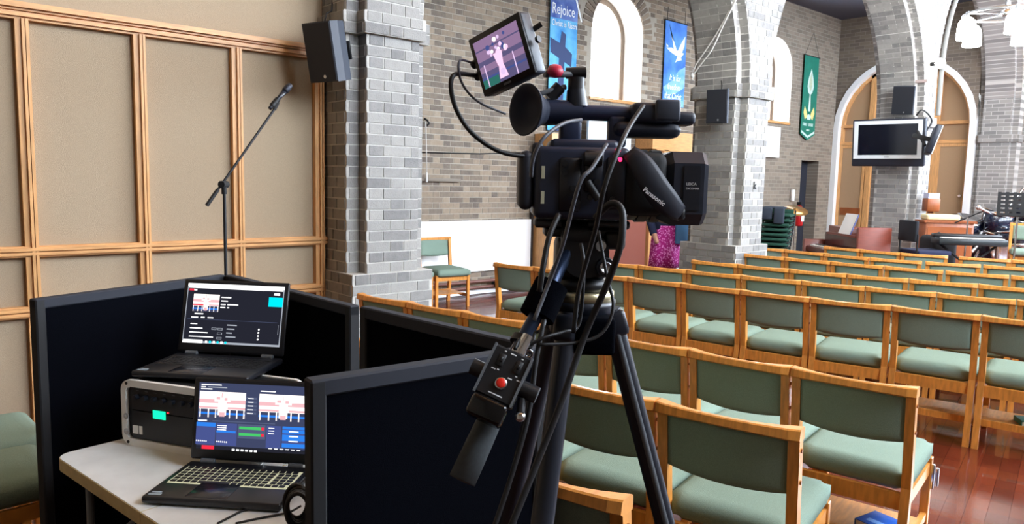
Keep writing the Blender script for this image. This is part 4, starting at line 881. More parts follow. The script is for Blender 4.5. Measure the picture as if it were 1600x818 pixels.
# speaker leads and the rope on the second pillar
tag(MB().tube([atX(519, 4, 2.50), atX(518, 17, 2.50), atX(510, 21, 2.47), atX(507, 34, 2.44), atX(506, 42, 2.40)], .006, 6).build('speaker_lead', M_BLACK), 'black lead running down to the nearest wall speaker', 'cable')
tag(MB().tube([atX(1127, 126, 7.21), atX(1128, 134, 7.17), atX(1127, 142, 7.13)], .006, 6).build('speaker_lead', M_BLACK), 'short black lead above the speaker on the middle pillar', 'cable')
M_ROPE = mat('white_cord', (210, 208, 204), .9)
rp = thing('hanging_cord', 'pale double cord looped down the middle brick pillar', 'rope', atX(1082, 118, 7.20))
o = Vector(rp.location)
MB().tube([p-o for p in spline([atX(1151, -6, 7.10), atX(1127, 40, 7.14), atX(1105, 75, 7.16), atX(1088, 100, 7.19), atX(1082, 113, 7.21)], 6)], .008, 6).build('strand', M_ROPE, rp)
MB().tube([p-o for p in spline([atX(1153, -6, 7.09), atX(1130, 40, 7.13), atX(1112, 78, 7.15), atX(1094, 102, 7.18), atX(1083, 117, 7.20)], 6)], .008, 6).build('strand', M_ROPE, rp)
k = MB(); k.lathe([(.004, -.03), (.02, -.02), (.022, 0), (.016, .02), (.004, .03)], None, 10); k.tube([(0, 0, -.02), (.0, -.01, -.05), (0, .02, -.045)], .008, 6); k.build('knot', M_ROPE, rp)
# black letter fixed to the pillar, and hook with hanging cord on the aisle wall
text('k', .12, M_BLACKM, None, upright(atY(1177, 295, 4.49), (1, 0, 0), UP), name='wall_hook_letter', ext=.004)
tag(bpy.data.objects['wall_hook_letter'], 'small black k-shaped hook on the middle pillar', 'hook')
h = thing('wall_hook', 'dark hook with a hanging pale cord on the aisle wall beside the near pillar', 'hook', atY(663, 190, 8.06)); o = Vector(h.location)
MB().tube([(0, 0, .04), (.02, -.03, .02), (.05, -.04, -.02), (.02, -.03, -.05)], .014, 6).build('hook', M_BLACKM, h)
MB().tube([(.0, -.03, 0), (.012, -.035, -.35), (.02, -.035, -.65)], .007, 6).build('cord', M_ROPE, h); MB().lathe([(.006, -.78), (.018, -.77), (.014, -.66), (.005, -.64)], Matrix.Translation((.02, -.035, 0)), 8).build('tassel', M_ROPE, h)
tag(MB().tube([atY(657, 238, 8.085), atY(750, 240, 8.085), atY(828, 238, 8.085)], .008, 6).build('wall_cable', M_BLACKM), 'thin dark cable stapled along the aisle wall', 'cable')
tag(MB().rbox(tuple(atY(652, 284, 8.1))[:1]+(8.04, 1.555), (6.15, 8.1, 1.60), .005, 1).build('stone_ledge', mat('ledge_stone', (128, 118, 106), .9)), 'low stone ledge on the aisle wall behind the pillar', 'ledge')
# white board under the bricks, heating pipes
t = thing('white_board', 'large white board fixed low on the aisle wall', 'board', (5.35, 8.045, .32))
MB().box((0, 0, 0), (2.13, .035, .71)).build('panel', mat('gloss_white', (246, 248, 248), .35), t)
MB().box((2.115, -.012, -.33), (2.15, .035, 1.6)).build('edge_strip', mat('brown_black', (40, 34, 34), .6), t)
for z in (.10, .185): tag(MB().cyl((5.3, 8.0, z), (7.45, 8.0, z), .022, n=10).build('heating_pipe', mat('pipe_brown', (112, 72, 62), .5)), ['lower brown heating pipe under the white board', 'upper brown heating pipe under the white board'][z > .15], 'pipe', 'heating pipes')
tag(MB().rbox((6.72, 7.93, .09), (7.3, 8.05, .16), .01, 1).build('floor_box', M_BLACKM), 'black oblong box on the floor under the white board', 'box')
# banners
def banner(name, label, x0, x1, z0, z1, rects, tip=0):
    t = thing(name, label, 'banner', (x0, AY-.045, z0)); w, h = x1-x0, z1-z0; n = 10
    mb = MB(); mb.use(0)
    prof = [(w*i/n, .006*math.sin(i*1.9)) for i in range(n+1)]
    return t, w, h
M_BB = mat('banner_blue', (38, 130, 205), .7, col2=(118, 204, 236), vscale=3.2); M_BD = mat('banner_deep_blue', (36, 66, 150), .7, col2=(120, 150, 215), vscale=4); M_BW = mat('banner_white', (240, 246, 250), .7); M_BX = mat('banner_cross', (38, 58, 104), .7)
M_BS = mat('banner_sky', (24, 86, 200), .7, col2=(96, 160, 232), vscale=2.4); M_BC = mat('banner_cloud', (150, 192, 236), .7, col2=(84, 150, 226), vscale=5)
tB = thing('blue_banner', 'blue Easter banner lettered Rejoice with a leaning cross', 'banner', (7.75, AY-.05, 2.35)); w, h = .57, 2.05
MB().box((0, 0, 0), (w, .012, h)).build('cloth', M_BB, tB)
MB().box((.0, -.001, h-.42), (w, .0, h)).build('dark_top', M_BD, tB)
MB().cyl((-.03, .006, h), (w+.03, .006, h), .012, n=8).build('pole', M_BLACKM, tB)
fz = lambda a, b, hh: (a, hh, b)
MB().prism([(.01, 1.34), (.02, 1.13), (.20, 1.06), (.16, .0), (.30, .0), (.31, 1.02), (.46, .96), (.47, 1.15), (.32, 1.24), (.33, 1.42), (.24, 1.46), (.21, 1.28)], -.004, -.001, fz).build('cross', M_BX, tB)
rgb = random.Random(2)
for i in range(7):
    a = .12+.05*i; MB().prism([(a+.1, h), (a+.14, h), (a+.30, h-.4), (a+.27, h-.4)] if i % 2 else [(a, h-.05), (a+.02, h-.05), (a+.10, h-.25), (a+.09, h-.25)], -.0035, -.002, fz).build('light_ray', M_BW if i == 5 else M_BD, tB) if i in (5, 2) else None
text('Rejoice', .225, M_BW, tB, upright((.02, -.006, h-.36), (1, 0, 0), UP), squeeze=.72, ext=.002)
text('Christ is Risen', .125, M_BW, tB, upright((.02, -.006, h-.53), (1, 0, 0), UP), squeeze=.72, ext=.002)
tD = thing('dove_banner', 'blue sky banner with a white dove and slanting white words', 'banner', (10.47, AY-.05, 2.94)); w, h = .60, 1.42
MB().box((0, 0, 0), (w, .012, h)).build('cloth', M_BS, tD)
MB().cyl((-.02, .006, h), (w+.02, .006, h), .012, n=8).build('pole', M_BLACKM, tD)
for x in (.05, .55): MB().cyl((x, .006, h), (x, .006, h+.22), .005, n=6).build('hanger', M_BLACKM, tD)
MB().prism([(0, .30), (.25, .44), (.42, .62), (.6, .70), (.6, .34), (.35, .22), (.1, .16)], -.002, -.001, fz).build('cloud', M_BC, tD)
MB().prism([(.0, .0), (.6, .0), (.6, .10), (.3, .16), (0, .10)], -.002, -.001, fz).build('cloud', M_BC, tD)
M_DOVE = mat('dove_white', (226, 236, 248), .7)
for P in ([(.04, .96), (.16, .90), (.30, .86), (.46, .84), (.54, .92), (.40, .95), (.28, .95), (.18, .98)], [(.25, .95), (.17, 1.15), (.10, 1.36), (.16, 1.18), (.29, 1.02), (.33, .95)], [(.36, .95), (.46, 1.10), (.56, 1.22), (.54, 1.04), (.48, .92)], [(.36, .86), (.30, .74), (.38, .78), (.48, .80), (.46, .86)], [(.05, .97), (.03, 1.03), (.10, .99)]): MB().prism(P, -.004, -.001, fz).build('dove', M_DOVE, tD)
for i, s in enumerate(('It is for', 'freedom', 'that Christ')): text(s, .15, M_BW, tD, upright(((.15, .10, .03)[i], -.006, .43-.155*i), (1, 0, 0), UP), squeeze=.72, ext=.002, shear=.25)
M_GB = mat('banner_green', (8, 112, 92), .75, var=.12, vscale=8); M_GS = mat('banner_silver', (190, 214, 206), .6); M_GG = mat('banner_gold', (222, 208, 130), .6)
tG = thing('green_banner', 'green pointed banner with a silver flame and gold hands', 'banner', (15.28, AY-.05, 2.6)); w, h = .62, 1.78
MB().prism([(0, .13), (w/2, 0), (w, .13), (w, h), (0, h)], 0, .012, fz).build('cloth', M_GB, tG)
MB().prism([(.02, .16), (w/2, .05), (w-.02, .16), (w-.02, .21), (w/2, .10), (.02, .21)], -.002, -.0005, fz).build('silver_edge', M_GS, tG)
MB().prism([(.31, 1.52), (.41, 1.32), (.45, 1.14), (.40, 1.02), (.31, .96), (.22, 1.02), (.17, 1.14), (.21, 1.32)], -.003, -.0005, fz).build('flame', M_GS, tG)
MB().prism([(.31, 1.44), (.37, 1.28), (.38, 1.14), (.31, 1.04), (.24, 1.14), (.25, 1.28)], -.0045, -.003, fz).build('flame_core', mat('flame_buff', (196, 196, 160), .7, col2=(150, 180, 160), vscale=30), tG)
MB().prism([(.29, .98), (.33, .98), (.36, .62), (.26, .62)], -.003, -.0005, fz).build('stem', M_GS, tG)
for s in (-1, 1): MB().prism([(.31+s*.05, .50), (.31+s*.17, .44), (.31+s*.24, .58), (.31+s*.20, .72), (.31+s*.10, .60)], -.003, -.0005, fz).build('hand', M_GG, tG)
MB().prism([(.24, .44), (.38, .44), (.41, .52), (.31, .56), (.21, .52)], -.0035, -.0005, fz).build('bowl', M_GS, tG)
for i in range(9):
    if i != 4: MB().box((.07+.052*i, -.003, .305), (.10+.052*i, -.0005, .365)).build('worn_letter', M_GS, tG)
for i in range(4): MB().box((.24+.035*i, -.003, .20), (.262+.035*i, -.0005, .235)).build('worn_letter', M_GS, tG)
MB().cyl((-.03, .006, h), (w+.03, .006, h), .012, n=8).build('pole', M_BLACKM, tG)
MB().tube([(0, .006, h), (w/2, .006, h+.5), (w, .006, h)], .004, 6).build('string', M_BLACKM, tG)
# white notice under the far window
p0 = atY(1199, 240, 8.05); p1 = atY(1210, 192, 8.05)
tag(MB().box((13.75, 8.03, 2.18), (14.42, 8.07, 2.80)).build('notice_board', M_WHITE), 'white notice board below the far window', 'board')
# ---- oak cupboard and book shelves against the aisle wall behind the camcorder
t = thing('oak_book_cupboard', 'oak cupboard with white doors against the aisle wall behind the camcorder', 'cupboard', (7.53, 7.72, 0)); Wc = 3.85
MB().box((0, 0, 0), (.30, .36, 2.28)).build('end_panel', M_FRAME, t)
for x in (1.05, 2.30, 2.62, 3.55): MB().box((x, 0, 0), (x+.12, .36, 2.16)).build('upright', M_FRAME, t)
MB().box((2.3, .0, 2.14), (Wc, .36, 2.46)).build('header', M_FRAMEH, t); MB().box((.30, .02, 1.60), (2.3, .36, 1.72)).build('header', M_FRAMEH, t)
for x0, x1 in ((.32, 1.03), (2.44, 2.60), (2.76, 3.53)): MB().box((x0, .06, .05), (x1, .09, 1.58 if x0 < 1 else 2.12)).build('white_door', M_WHITE, t)
MB().box((1.18, .05, .05), (2.28, .09, 1.58)).build('back_board', mat('red_brown', (132, 72, 58), .7), t)
for z in (.35, .75, 1.15): MB().box((.3, -.02, z), (1.1, .06, z+.05)).build('shelf', M_FRAMEH, t)
for i in range(6): MB().box((2.405, -.03, .55+.22*i), (2.46, .02, .62+.22*i)).build('hinge', M_BLACKM, t); MB().box((2.59, -.03, .55+.22*i), (2.645, .02, .62+.22*i)).build('hinge', M_BLACKM, t)
tag(MB().box((8.35, 7.78, 1.74), (9.35, 7.82, 2.62)).build('poster', mat('pale_blue_poster', (190, 222, 240), .7, col2=(236, 244, 248), vscale=6)), 'pale blue poster standing on the oak cupboard', 'poster')
# ---- televisions on the third pillar
c0 = atX(1386, 218, 11.75)
t = thing('television', 'wide silver-framed television switched off on the far brick pillar', 'television', M=Matrix.Translation(c0) @ Matrix.Rotation(math.radians(-82), 4, 'Z') @ Matrix.Rotation(math.radians(7), 4, 'X'))
a, b = .475, .285
MB().rbox((-a-.03, .012, -b-.12), (a+.04, .10, b+.02), .02, 2).build('casing', mat('tv_casing', (24, 30, 44), .5), t)
MB().ring([(-a, -b), (a, -b), (a, b), (-a, b)], [(-a+.06, -b+.055), (a-.06, -b+.055), (a-.06, b-.055), (-a+.06, b-.055)], 0, .03, fz).build('silver_frame', mat('tv_silver', (214, 220, 226), .4), t)
MB().box((-a+.055, .006, -b+.05), (a-.055, .015, b-.05)).build('screen', mat('dark_glass', (10, 14, 26), .08), t)
MB().box((-.035, -.002, -b+.018), (.035, .0, -b+.03)).build('maker_mark', M_GREY, t)
MB().box((-.12, .10, -.15), (.12, .40, .10)).build('wall_mount', M_BLACKM, t)
c1 = atY(1461, 220, 4.05)
t = thing('television', 'second television seen edge-on beside the far brick pillar', 'television', M=Matrix.Translation(c1) @ Matrix.Rotation(math.radians(23), 4, 'Z') @ Matrix.Rotation(math.radians(16), 4, 'X'))
MB().rbox((-.35, .0, -.20), (.35, .07, .20), .01, 1).build('casing', MATS['tv_casing'], t); MB().box((-.35, -.012, -.20), (.35, .0, .20)).build('silver_frame', MATS['tv_silver'], t); MB().box((-.31, -.014, -.16), (.31, -.011, .16)).build('screen', MATS['dark_glass'], t)
ar = MB(); ar.box((-.05, .07, -.03), (.05, .30, .03)); ar.cyl((-.1, .1, -.1), (.1, .26, .08), .02, n=8); ar.build('wall_mount', M_BLACKM, t)
tag(MB().tube(spline([atX(1432, 180, 12.0), atX(1440, 172, 12.0), atY(1450, 178, 4.42), atY(1456, 190, 4.4), atY(1447, 205, 4.42)], 5), .012, 6).build('cable', M_BLACKM), 'black cable curling between the two televisions', 'cable')
tag(MB().box((-.12, -.02, -.02), (.12, .02, .02), Matrix.Translation(atX(1436, 127, 12.12)) @ Matrix.Rotation(math.radians(90), 4, 'Z')).build('cable_cover', mat('pink_grey', (176, 160, 156), .7)), 'small pale cover on the far pillar above the speaker', 'cover')
# ---- wall lamp on the far pillar and pendant lamps
M_LAMP = glow('lit_opal_glass', (250, 255, 252), LAMP_E)
p = atY(1469, 99, 4.36); t = thing('wall_lamp', 'small glaring lamp on the arch beside the far pillar', 'lamp', p)
MB().lathe([(.01, -.075), (.06, -.05), (.075, 0), (.06, .05), (.01, .075)], None, 14).build('bulb', glow('lit_bulb', (255, 252, 240), 14), t); MB().cyl((0, .07, 0), (0, .13, 0), .03, n=10).build('holder', M_BLACKM, t)
DL = 9.4; cL = atD(1572, 22, DL); t = thing('pendant_lamp', 'ring chandelier with white bell shades hanging at the top corner', 'lamp', cL)
Rr = .46; ringz = 0
MB().tube([(Rr*math.cos(a), Rr*math.sin(a), ringz) for a in [2*math.pi*i/36 for i in range(36)]], .016, 8, True).build('ring', M_ALU, t)
MB().cyl((0, 0, ringz), (0, 0, 8.55-cL.z), .018, n=10).build('stem', M_CHROME, t); MB().lathe([(.03, ringz-.03), (.09, ringz), (.03, ringz+.06)], None, 16).build('hub', M_CHROME, t)
for i in range(5):
    a = math.radians(178+72*i); dv = R0*math.cos(a)+F0*math.sin(a); x, y = Rr*dv.x, Rr*dv.y
    MB().cyl((0, 0, ringz), (x, y, ringz), .008, n=6).build('spoke', M_CHROME, t)
    s = MB().lathe([(.02, ringz-.04), (.06, ringz-.06), (.092, ringz-.11), (.102, ringz-.18), (.106, ringz-.31), (.096, ringz-.315)], Matrix.Translation((x, y, 0)), 20).build('glass_shade', M_LAMP, t)
    MB().cyl((x, y, ringz-.05), (x, y, ringz+.02), .022, n=10).build('shade_cap', M_ALU, t)

PEND = t
for dx, lb in ((-4.8, 'ring chandelier with white bell shades over the near rows, above the picture'),):
    c_ = copy_tree(PEND); c_.location = (cL.x+dx, cL.y, cL.z); c_['label'] = lb; c_['group'] = 'ring chandeliers'
PEND['group'] = 'ring chandeliers'
# ================================================================ MUSIC CORNER
def seat_stack():
    o = atD(1204, 392, 11.2); o.z = 0
    me1 = MB().rbox((-.21, -.22, 0), (.21, .22, .045), .018, 2).mesh('seat', M_DGREEN); me2 = MB().rbox((-.235, -.2, .04), (-.195, .2, .11), .014, 2).mesh('backrest', M_DGREEN)
    fm = MB()
    for s in (-1, 1): fm.tube([(.2, .225*s, -.02), (-.2, .225*s, -.02), (-.24, .225*s, .09)], .011, 6)
    me3 = fm.mesh('frame', M_BLACKM)
    legm = MB()
    for s in (-1, 1):
        for x in (-.18, .18): legm.cyl((x, .225*s, 0), (x, .225*s, .42), .012, n=6)
    words = ['bottom', 'second', 'third', 'fourth', 'fifth', 'sixth', 'seventh', 'eighth', 'ninth', 'tenth', 'top']
    for i in range(11):
        z = .42+.072*i
        t = thing('stacking_chair', 'dark green stacking chair, %s of the stack behind the middle pillar' % (words[i] if i in (0, 10) else words[i]+' from the floor'), 'chair', (o.x+.014*i, o.y, z), math.radians(200), 'green stacking chairs')
        link('seat', me1, t); link('backrest', me2, t); link('frame', me3, t)
        if i == 0:
            q = legm.build('legs', M_BLACKM, t); q.location = (0, 0, -.42)
    j = MB(); j.rbox((-.20, -.16, 0), (.16, .16, .03), .012, 2); j.rbox((.10, -.2, -.16), (.2, -.02, .02), .02, 2); j.rbox((.12, .0, -.22), (.21, .15, .02), .02, 2)
    tag(j.build('jacket', mat('dark_grey_cloth', (38, 46, 58), .9), None, Matrix.Translation((o.x+.05, o.y, 1.26)) @ Matrix.Rotation(math.radians(205), 4, 'Z')), 'dark grey jacket thrown over the stack of green chairs', 'jacket')
    g = MB(); g.rbox((-.16, -.02, 0), (.16, .02, .42), .02, 2, Matrix.Translation((o.x-.05, o.y+.40, 1.15)) @ Matrix.Rotation(math.radians(-60), 4, 'Z') @ Matrix.Rotation(math.radians(-14), 4, 'Y'))
    tag(g.build('green_folder', mat('bright_green', (10, 140, 84), .6)), 'bright green upright board behind the stacked chairs', 'board')
    pd = thing('folder_stand', 'thin dark stand behind the stacked chairs holding the green board', 'stand', (o.x-.05, o.y+.40, 0)); MB().cyl((0, 0, 0), (0, 0, 1.16), .015, n=8).build('post', M_BLACKM, pd); MB().cyl((0, 0, 0), (0, 0, .02), .15, n=14).build('base', M_BLACKM, pd)
seat_stack()
def stand(label, name, P, top, r=.012, cat='stand', z0=0, feet=.25):
    t = thing(name, label, cat, (P.x, P.y, z0)); MB().cyl((0, 0, .05), (0, 0, top-z0), r, n=8).build('pole', M_CHROME, t)
    for i in range(3): a = 2.1*i+.4; MB().cyl((feet*math.cos(a), feet*math.sin(a), .0), (0, 0, .3), .009, n=6).build('leg', M_CHROME, t)
    return t
p = atD(1243, 328, 11.9); t = stand('gold cymbal on a chrome stand beside the stacked green chairs', 'cymbal', p, p.z, cat='cymbal')
MB().lathe([(.19, -.008), (.195, -.006), (.05, .012), (.03, .035), (.006, .04)], Matrix.Translation((0, 0, p.z)) @ Matrix.Rotation(.42, 4, R0), 24).build('disc', mat('brass', (196, 150, 90), .3, .8), t)
p = atY(1247, 322, 8.0); t = thing('fire_extinguisher', 'red fire extinguisher by the dark door', 'fire extinguisher', (p.x, 7.97, .75))
MB().lathe([(.08, 0), (.09, .02), (.09, .36), (.05, .43), (.025, .45)], None, 16).build('cylinder', M_RED, t); MB().box((-.03, -.04, .45), (.03, .05, .52)).build('valve', M_BLACKM, t); MB().box((-.06, -.095, .10), (.06, -.088, .24)).build('label_plate', M_PAPER, t); MB().box((-.06, .08, .1), (.06, .1, .35)).build('bracket', M_BLACKM, t)
p = atY(1239, 305, 8.05); tag(MB().rbox((p.x-.05, 8.03, p.z-.12), (p.x+.05, 8.09, p.z+.12), .01, 1).build('wall_switch', M_PAPER), 'small pale wall fitting above the cymbal', 'wall fitting')
# piano with sheet music
p = atD(1343, 385, 10.2)+Vector((.40, .48, 0)); PMx = Matrix.Translation((p.x, p.y, 0)) @ Matrix.Rotation(math.radians(-130), 4, 'Z')
t = thing('piano', 'mahogany upright piano with open keyboard between the brick pillars', 'piano', M=PMx)
MB().rbox((-.62, .12, 0), (.62, .40, 1.02), .01, 1).build('case', M_MAHOG, t)
MB().rbox((.60, -.04, .0), (.66, .42, 1.06), .006, 1).build('end_panel', mat('light_mahogany', (118, 50, 34), .55, var=.15, vscale=8, stretch=(1, 1, 5)), t)
MB().rbox((-.66, -.25, .0), (-.60, .40, .80), .006, 1).build('end_panel', M_MAHOG, t)
MB().rbox((-.62, -.22, .62), (.62, .14, .70), .01, 1).build('key_bed', M_MAHOG, t)
MB().box((-.55, -.18, .70), (.55, -.04, .722)).build('white_keys', M_PAPER, t); MB().box((-.55, -.10, .722), (.55, -.04, .734)).build('black_keys', M_BLACK, t)
MB().box((-.58, .06, .70), (.58, .12, .92)).build('fall_board', mat('dark_mahogany', (74, 30, 24), .25, coat=.4), t)
MB().box((-.45, .02, .90), (.45, .06, .93)).build('music_ledge', M_MAHOG, t)
sm = thing('sheet_music', 'open white sheet music leaning on the piano', 'sheet music', M=PMx @ Matrix.Translation((.05, .05, .93)) @ Matrix.Rotation(math.radians(-20), 4, 'X'))
MB().box((-.19, -.004, 0), (0, 0, .31)).build('page', M_PAPER, sm); MB().box((.0, -.008, 0), (.19, -.004, .31)).build('page', M_PAPER, sm); MB().box((.185, -.01, .0), (.20, .002, .31)).build('blue_edge', mat('blue_edge', (70, 84, 140), .6), sm)
# black chair with navy seat on the platform
p = atD(1444, 392, 10.05); t = thing('padded_chair', 'black padded chair with navy seat in front of the far pillar', 'chair', (p.x, p.y, .30), math.radians(-38))
MB().rbox((-.22, -.23, .42), (.24, .23, .49), .02, 2).build('seat', M_NAVY, t); MB().rbox((-.27, -.20, .60), (-.22, .20, .88), .015, 2).build('backrest', mat('black_cloth', (20, 24, 32), .9), t)
for s in (-1, 1):
    for x in (-.23, .2): MB().cyl((x, .2*s, 0), (x, .2*s, .44 if x > 0 else .70), .012, n=8).build('leg', M_BLACKM, t)
# teak cabinet, cushion and box
p = atD(1475, 345, 10.95); t = thing('teak_cabinet', 'brown teak cabinet behind the electric keyboard', 'cabinet', (p.x, p.y, .30), math.radians(-48)); hC = p.z-.30+.0
MB().rbox((-.33, -.2, 0), (.33, .1, hC), .006, 1).build('body', M_TEAK, t); MB().box((-.36, -.22, hC-.02), (.36, .12, hC+.01)).build('top', M_TEAK, t); MB().box((-.30, -.206, .08), (.30, -.2, hC-.08)).build('front_panel', mat('teak_front', (166, 92, 48), .4, var=.15, vscale=6), t)
tag(MB().rbox((-.26, -.13, 0), (.20, .13, .085), .03, 3).build('cushion', mat('cream_cushion', (226, 220, 176), .9), None, Matrix.Translation((p.x-.02, p.y+.02, .3+hC+.012)) @ Matrix.Rotation(math.radians(-48), 4, 'Z')), 'cream cushion lying on the teak cabinet', 'cushion')
q = atD(1454, 326, 11.4); t = thing('wooden_lectern', 'small brown lectern with papers behind the teak cabinet', 'lectern', (q.x, q.y, .30), math.radians(-48))
MB().box((-.03, -.03, 0), (.03, .03, q.z-.32)).build('post', M_TEAK, t); MB().rbox((-.09, -.10, q.z-.34), (.09, .10, q.z-.14), .008, 1).build('desk', M_TEAK, t); MB().box((-.08, -.09, q.z-.14), (.08, .09, q.z-.06)).build('papers', mat('papers_blue', (196, 200, 226), .7), t); MB().cyl((0, 0, 0), (0, 0, .03), .12, n=16).build('base', M_TEAK, t)
# keyboard on stand
p = atD(1514, 372, 10.0); t = thing('electric_keyboard', 'black electric keyboard on a stand by the drum kit', 'keyboard', (p.x, p.y, .30), math.radians(-52)); z = p.z-.30
MB().rbox((-.42, -.16, z-.09), (.42, .16, z+.0), .012, 1).build('body', mat('keyboard_grey', (34, 42, 46), .45), t); MB().box((-.38, -.15, z), (.38, -.04, z+.01)).build('keys', M_PAPER, t); MB().rbox((-.42, .02, z-.01), (.42, .16, z+.05), .01, 1).build('control_panel', M_BLACK, t)
for s in (-1, 1): MB().cyl((-.35*s, -.1, .0), (.35*s, .0, z-.09), .016, n=8).build('stand_leg', M_BLACKM, t)
p = atD(1466, 375, 10.5); t = thing('amplifier', 'black rounded bag or amplifier beside the keyboard', 'amplifier', (p.x, p.y, .30), math.radians(-40)); MB().rbox((-.19, -.18, 0), (.19, .18, .66), .07, 3).build('body', mat('amp_black', (14, 15, 20), .8), t); MB().tube([(-.08, 0, .65), (0, 0, .70), (.08, 0, .65)], .012, 6).build('handle', M_RUB, t)
# second boom microphone
p = atD(1512, 345, 10.4); t = stand('black boom microphone stand over the electric keyboard', 'boom_stand', p, p.z+.05, cat='microphone stand', z0=.30)
e0 = atD(1492, 348, 10.5)-Vector((p.x, p.y, .3)); e1 = atD(1540, 328, 10.4)-Vector((p.x, p.y, .3)); MB().cyl(e0, e1, .009, n=8).build('boom', M_BLACKM, t); MB().cyl(e1, e1+Vector((.0, 0, -.3)), .004, n=6).build('lead', M_RUB, t)
m0 = atD(1545, 332, 10.4); m1 = atD(1528, 324, 10.4); MB_ = MB(); MB_.cyl(m0, m1, .014, .02, n=10); MB_.lathe([(.01, -.03), (.03, -.01), (.03, .02), (.008, .04)], axes(m1, R0, UP), 10); tag(MB_.build('silver_microphone', M_CHROME), 'silver microphone on the boom over the keyboard', 'microphone')
# drum kit
o = atD(1562, 380, 11.7); t = thing('drum_kit', 'drum kit with chrome stands behind the pale chair', 'drum kit', (o.x, o.y, .30), math.radians(-48)); t.scale = (1.3, 1.3, 1.38)
M_SHELL = mat('dark_blue_shell', (16, 24, 46), .25, coat=.5); M_HEAD = mat('tan_drum_skin', (196, 156, 100), .5)
def drum(name, c, r, hgt, axis, skin):
    M = axes(c, Vector(axis).orthogonal(), axis); d = MB(); d.lathe([(r, -hgt/2), (r, hgt/2)], M, 24); d = d.build(name, M_SHELL, t)
    for s in (-1, 1): MB().lathe([(r*1.03, -.012), (r*1.05, 0), (r*1.03, .012)], M @ Matrix.Translation((0, 0, s*hgt/2)), 24).build('hoop', M_CHROME, d)
    MB().lathe([(r*.99, hgt/2), (r*.98, hgt/2+.006)], M, 24).build('skin', skin, d); return d
drum('bass_drum', (.05, .10, .32), .29, .40, (.25, -.95, .05), mat('black_skin', (22, 24, 30), .4)); drum('tom', (-.12, -.12, .60), .16, .22, (.1, -.25, .95), M_PAPER); drum('floor_tom', (-.02, -.30, .42), .18, .14, (0, -.1, -1), M_HEAD); drum('tom', (.24, -.05, .74), .15, .2, (-.1, -.3, .9), M_PAPER); drum('snare_drum', (-.45, -.05, .55), .17, .12, (0, -.35, .9), M_PAPER)
for a, b in (((-.40, -.20, .25), (.16, -.10, .98)), ((-.1, -.18, 0), (-.15, -.2, .9)), ((.2, -.1, 0), (.2, -.1, .95)), ((.35, -.2, .0), (.33, -.2, 1.0)), ((-.45, -.05, 0), (-.45, -.05, .5)), ((-.3, .1, .0), (-.05, -.1, .72))): MB().cyl(a, b, .015, n=8).build('stand_pole', M_CHROME, t)
for c, r in (((-.52, -.05, .50), .16), ((.33, -.2, 1.0), .18)): MB().lathe([(r, -.006), (r, -.004), (.04, .014), (.006, .03)], Matrix.Translation(c) @ Matrix.Rotation(.2, 4, 'X'), 22).build('cymbal_disc', MATS['brass'], t)
p = atD(1592, 319, 9.8); t = stand('black perforated music stand at the right edge', 'music_stand', p, p.z-.12, cat='music stand', z0=.30)
DM = Matrix.Translation((0, 0, p.z-.30)) @ Matrix.Rotation(YAW-math.pi/2-.5, 4, 'Z') @ Matrix.Rotation(math.radians(-14), 4, 'X')
d = MB()
for i in range(6): d.box((-.24+.088*i, -.006, -.16), (-.20+.088*i, .006, .16))
for i in range(6): d.box((-.24, -.0061, -.16+.056*i), (.24, .0061, -.125+.056*i))
d.box((-.24, -.05, -.17), (.24, .006, -.155)); d.build('desk', M_BLACKM, t, DM)
# ================================================================ PERSON, mostly hidden by the camcorder
o = atD(1036, 470, 9.3); o.z = 0
t = thing('person', 'person in a magenta patterned skirt and navy top standing behind the camcorder', 'person', (o.x, o.y, 0), YAW+math.radians(200))
def skin(name, verts, edges, rad, m, parent, sub=2):
    me = bpy.data.meshes.new(name); me.from_pydata(verts, edges, []); me.materials.append(m); ob = link(name, me, parent)
    md = ob.modifiers.new('skin', 'SKIN'); md.use_smooth_shade = True
    for i, r in enumerate(rad): ob.data.skin_vertices[0].data[i].radius = (r, r) if not isinstance(r, tuple) else r
    ob.data.skin_vertices[0].data[0].use_root = True
    s = ob.modifiers.new('sub', 'SUBSURF'); s.levels = sub; s.render_levels = sub; return ob
V = [(0, 0, .92), (0, 0, 1.06), (0, 0, 1.22), (0, 0, 1.34), (0, 0, 1.42), (.01, 0, 1.49), (.015, 0, 1.57), (.01, 0, 1.62),
     (0, .17, 1.34), (-.02, .21, 1.12), (.08, .20, .93), (.12, .19, .86), (0, -.17, 1.34), (-.02, -.21, 1.12), (.08, -.20, .93), (.12, -.19, .86),
     (0, .09, .86), (.01, .10, .48), (-.01, .10, .09), (.12, .11, .035), (0, -.09, .86), (.01, -.10, .48), (-.01, -.10, .09), (.12, -.11, .035)]
E_ = [(0, 1), (1, 2), (2, 3), (3, 4), (4, 5), (5, 6), (6, 7), (3, 8), (8, 9), (9, 10), (10, 11), (3, 12), (12, 13), (13, 14), (14, 15), (0, 16), (16, 17), (17, 18), (18, 19), (0, 20), (20, 21), (21, 22), (22, 23)]
Rd = [(.14, .15), (.12, .13), (.12, .15), (.10, .15), .05, .06, .088, .07, .055, .042, .032, .03, .055, .042, .032, .03, .085, .06, .042, .035, .085, .06, .042, .035]
skin('body', V, E_, Rd, M_SKIN, t)
def shell(name, prof, m, n=28, wob=0, sx=1.0, sy=1.0):
    mb = MB(); vs = []
    for r, z, w in prof:
        for i in range(n): a = 2*math.pi*i/n; rr = r*(1+w*math.sin(7*a+z*3)); vs.append((rr*math.cos(a)*sx, rr*math.sin(a)*sy, z))
    mb.add(vs, [(i*n+k, i*n+(k+1) % n, (i+1)*n+(k+1) % n, (i+1)*n+k) for i in range(len(prof)-1) for k in range(n)], True); ob = mb.build(name, m, t); md = ob.modifiers.new('t', 'SOLIDIFY'); md.thickness = .004; return ob
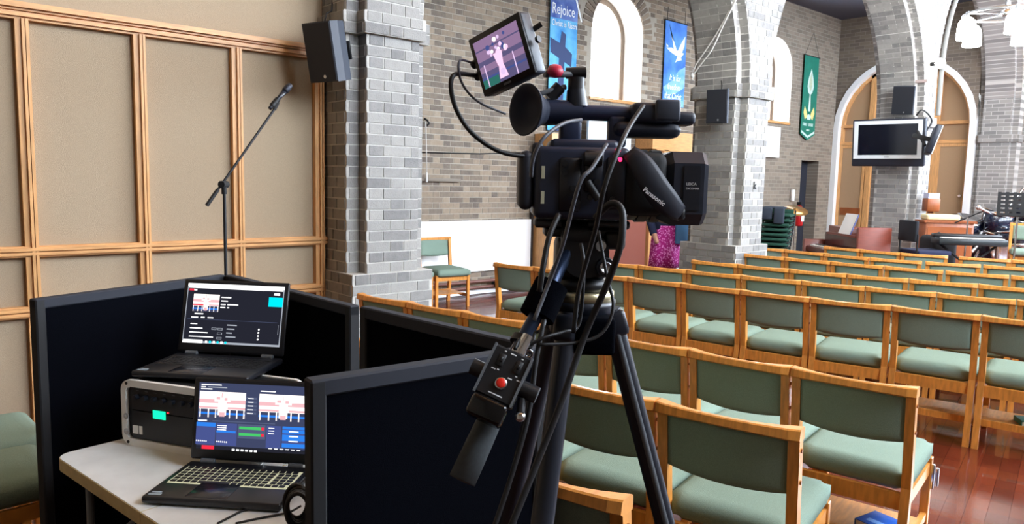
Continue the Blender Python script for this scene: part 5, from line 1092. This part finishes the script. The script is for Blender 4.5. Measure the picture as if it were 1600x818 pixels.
M_MAG = bpy.data.materials.new('magenta_pattern'); M_MAG.use_nodes = True; nt = M_MAG.node_tree; bs = nt.nodes['Principled BSDF']; vo = nt.nodes.new('ShaderNodeTexVoronoi'); vo.inputs['Scale'].default_value = 42; tc = nt.nodes.new('ShaderNodeTexCoord'); nt.links.new(tc.outputs['Object'], vo.inputs['Vector']); rr = nt.nodes.new('ShaderNodeValToRGB'); rr.color_ramp.elements[0].color = lin((244, 150, 226)); rr.color_ramp.elements[1].color = lin((178, 22, 130)); rr.color_ramp.elements[0].position = .25; rr.color_ramp.elements[1].position = .5; nt.links.new(vo.outputs['Distance'], rr.inputs[0]); nt.links.new(rr.outputs[0], bs.inputs['Base Color']); bs.inputs['Roughness'].default_value = .85
shell('skirt', [(.165, 1.08, 0), (.18, .98, .01), (.19, .86, .02), (.20, .70, .035), (.21, .56, .05)], M_MAG, sy=1.0, sx=.85)
shell('top', [(.06, 1.44, 0), (.15, 1.38, 0), (.18, 1.30, 0), (.165, 1.15, .0), (.175, 1.03, .0)], M_NAVY, sx=.72, sy=1.05)
for s in (-1, 1): sl = MB(); sl.tube([(0, .15*s, 1.36), (-.01, .19*s, 1.24), (-.02, .212*s, 1.10), (.05, .205*s, .97)], .055, 12, rad=[.065, .06, .052, .045]); sl.build('sleeve', M_NAVY, t)
hr = MB(); hr.lathe([(.05, 1.44), (.098, 1.50), (.104, 1.58), (.09, 1.65), (.05, 1.69), (.01, 1.70)], Matrix.Translation((-.02, 0, 0)), 18); hr.build('hair', mat('brown_hair', (62, 46, 38), .8), t)
for s in (-1, 1): MB().rbox((-.05, .105*s-.045, 0), (.17, .105*s+.045, .07), .025, 3).build('shoe', M_BLACKM, t)
p = atD(1066, 362, 9.2); bg = thing('shopping_bag', 'light blue bag held beside the person in the magenta skirt', 'bag', (p.x, p.y, p.z-.15), YAW); MB().rbox((-.05, -.09, 0), (.05, .09, .26), .02, 2).build('bag_body', mat('light_blue_cloth', (96, 160, 220), .8), bg); MB().tube([(0, -.06, .25), (0, -.03, .36), (0, .03, .36), (0, .06, .25)], .008, 6).build('handle', M_NAVY, bg)
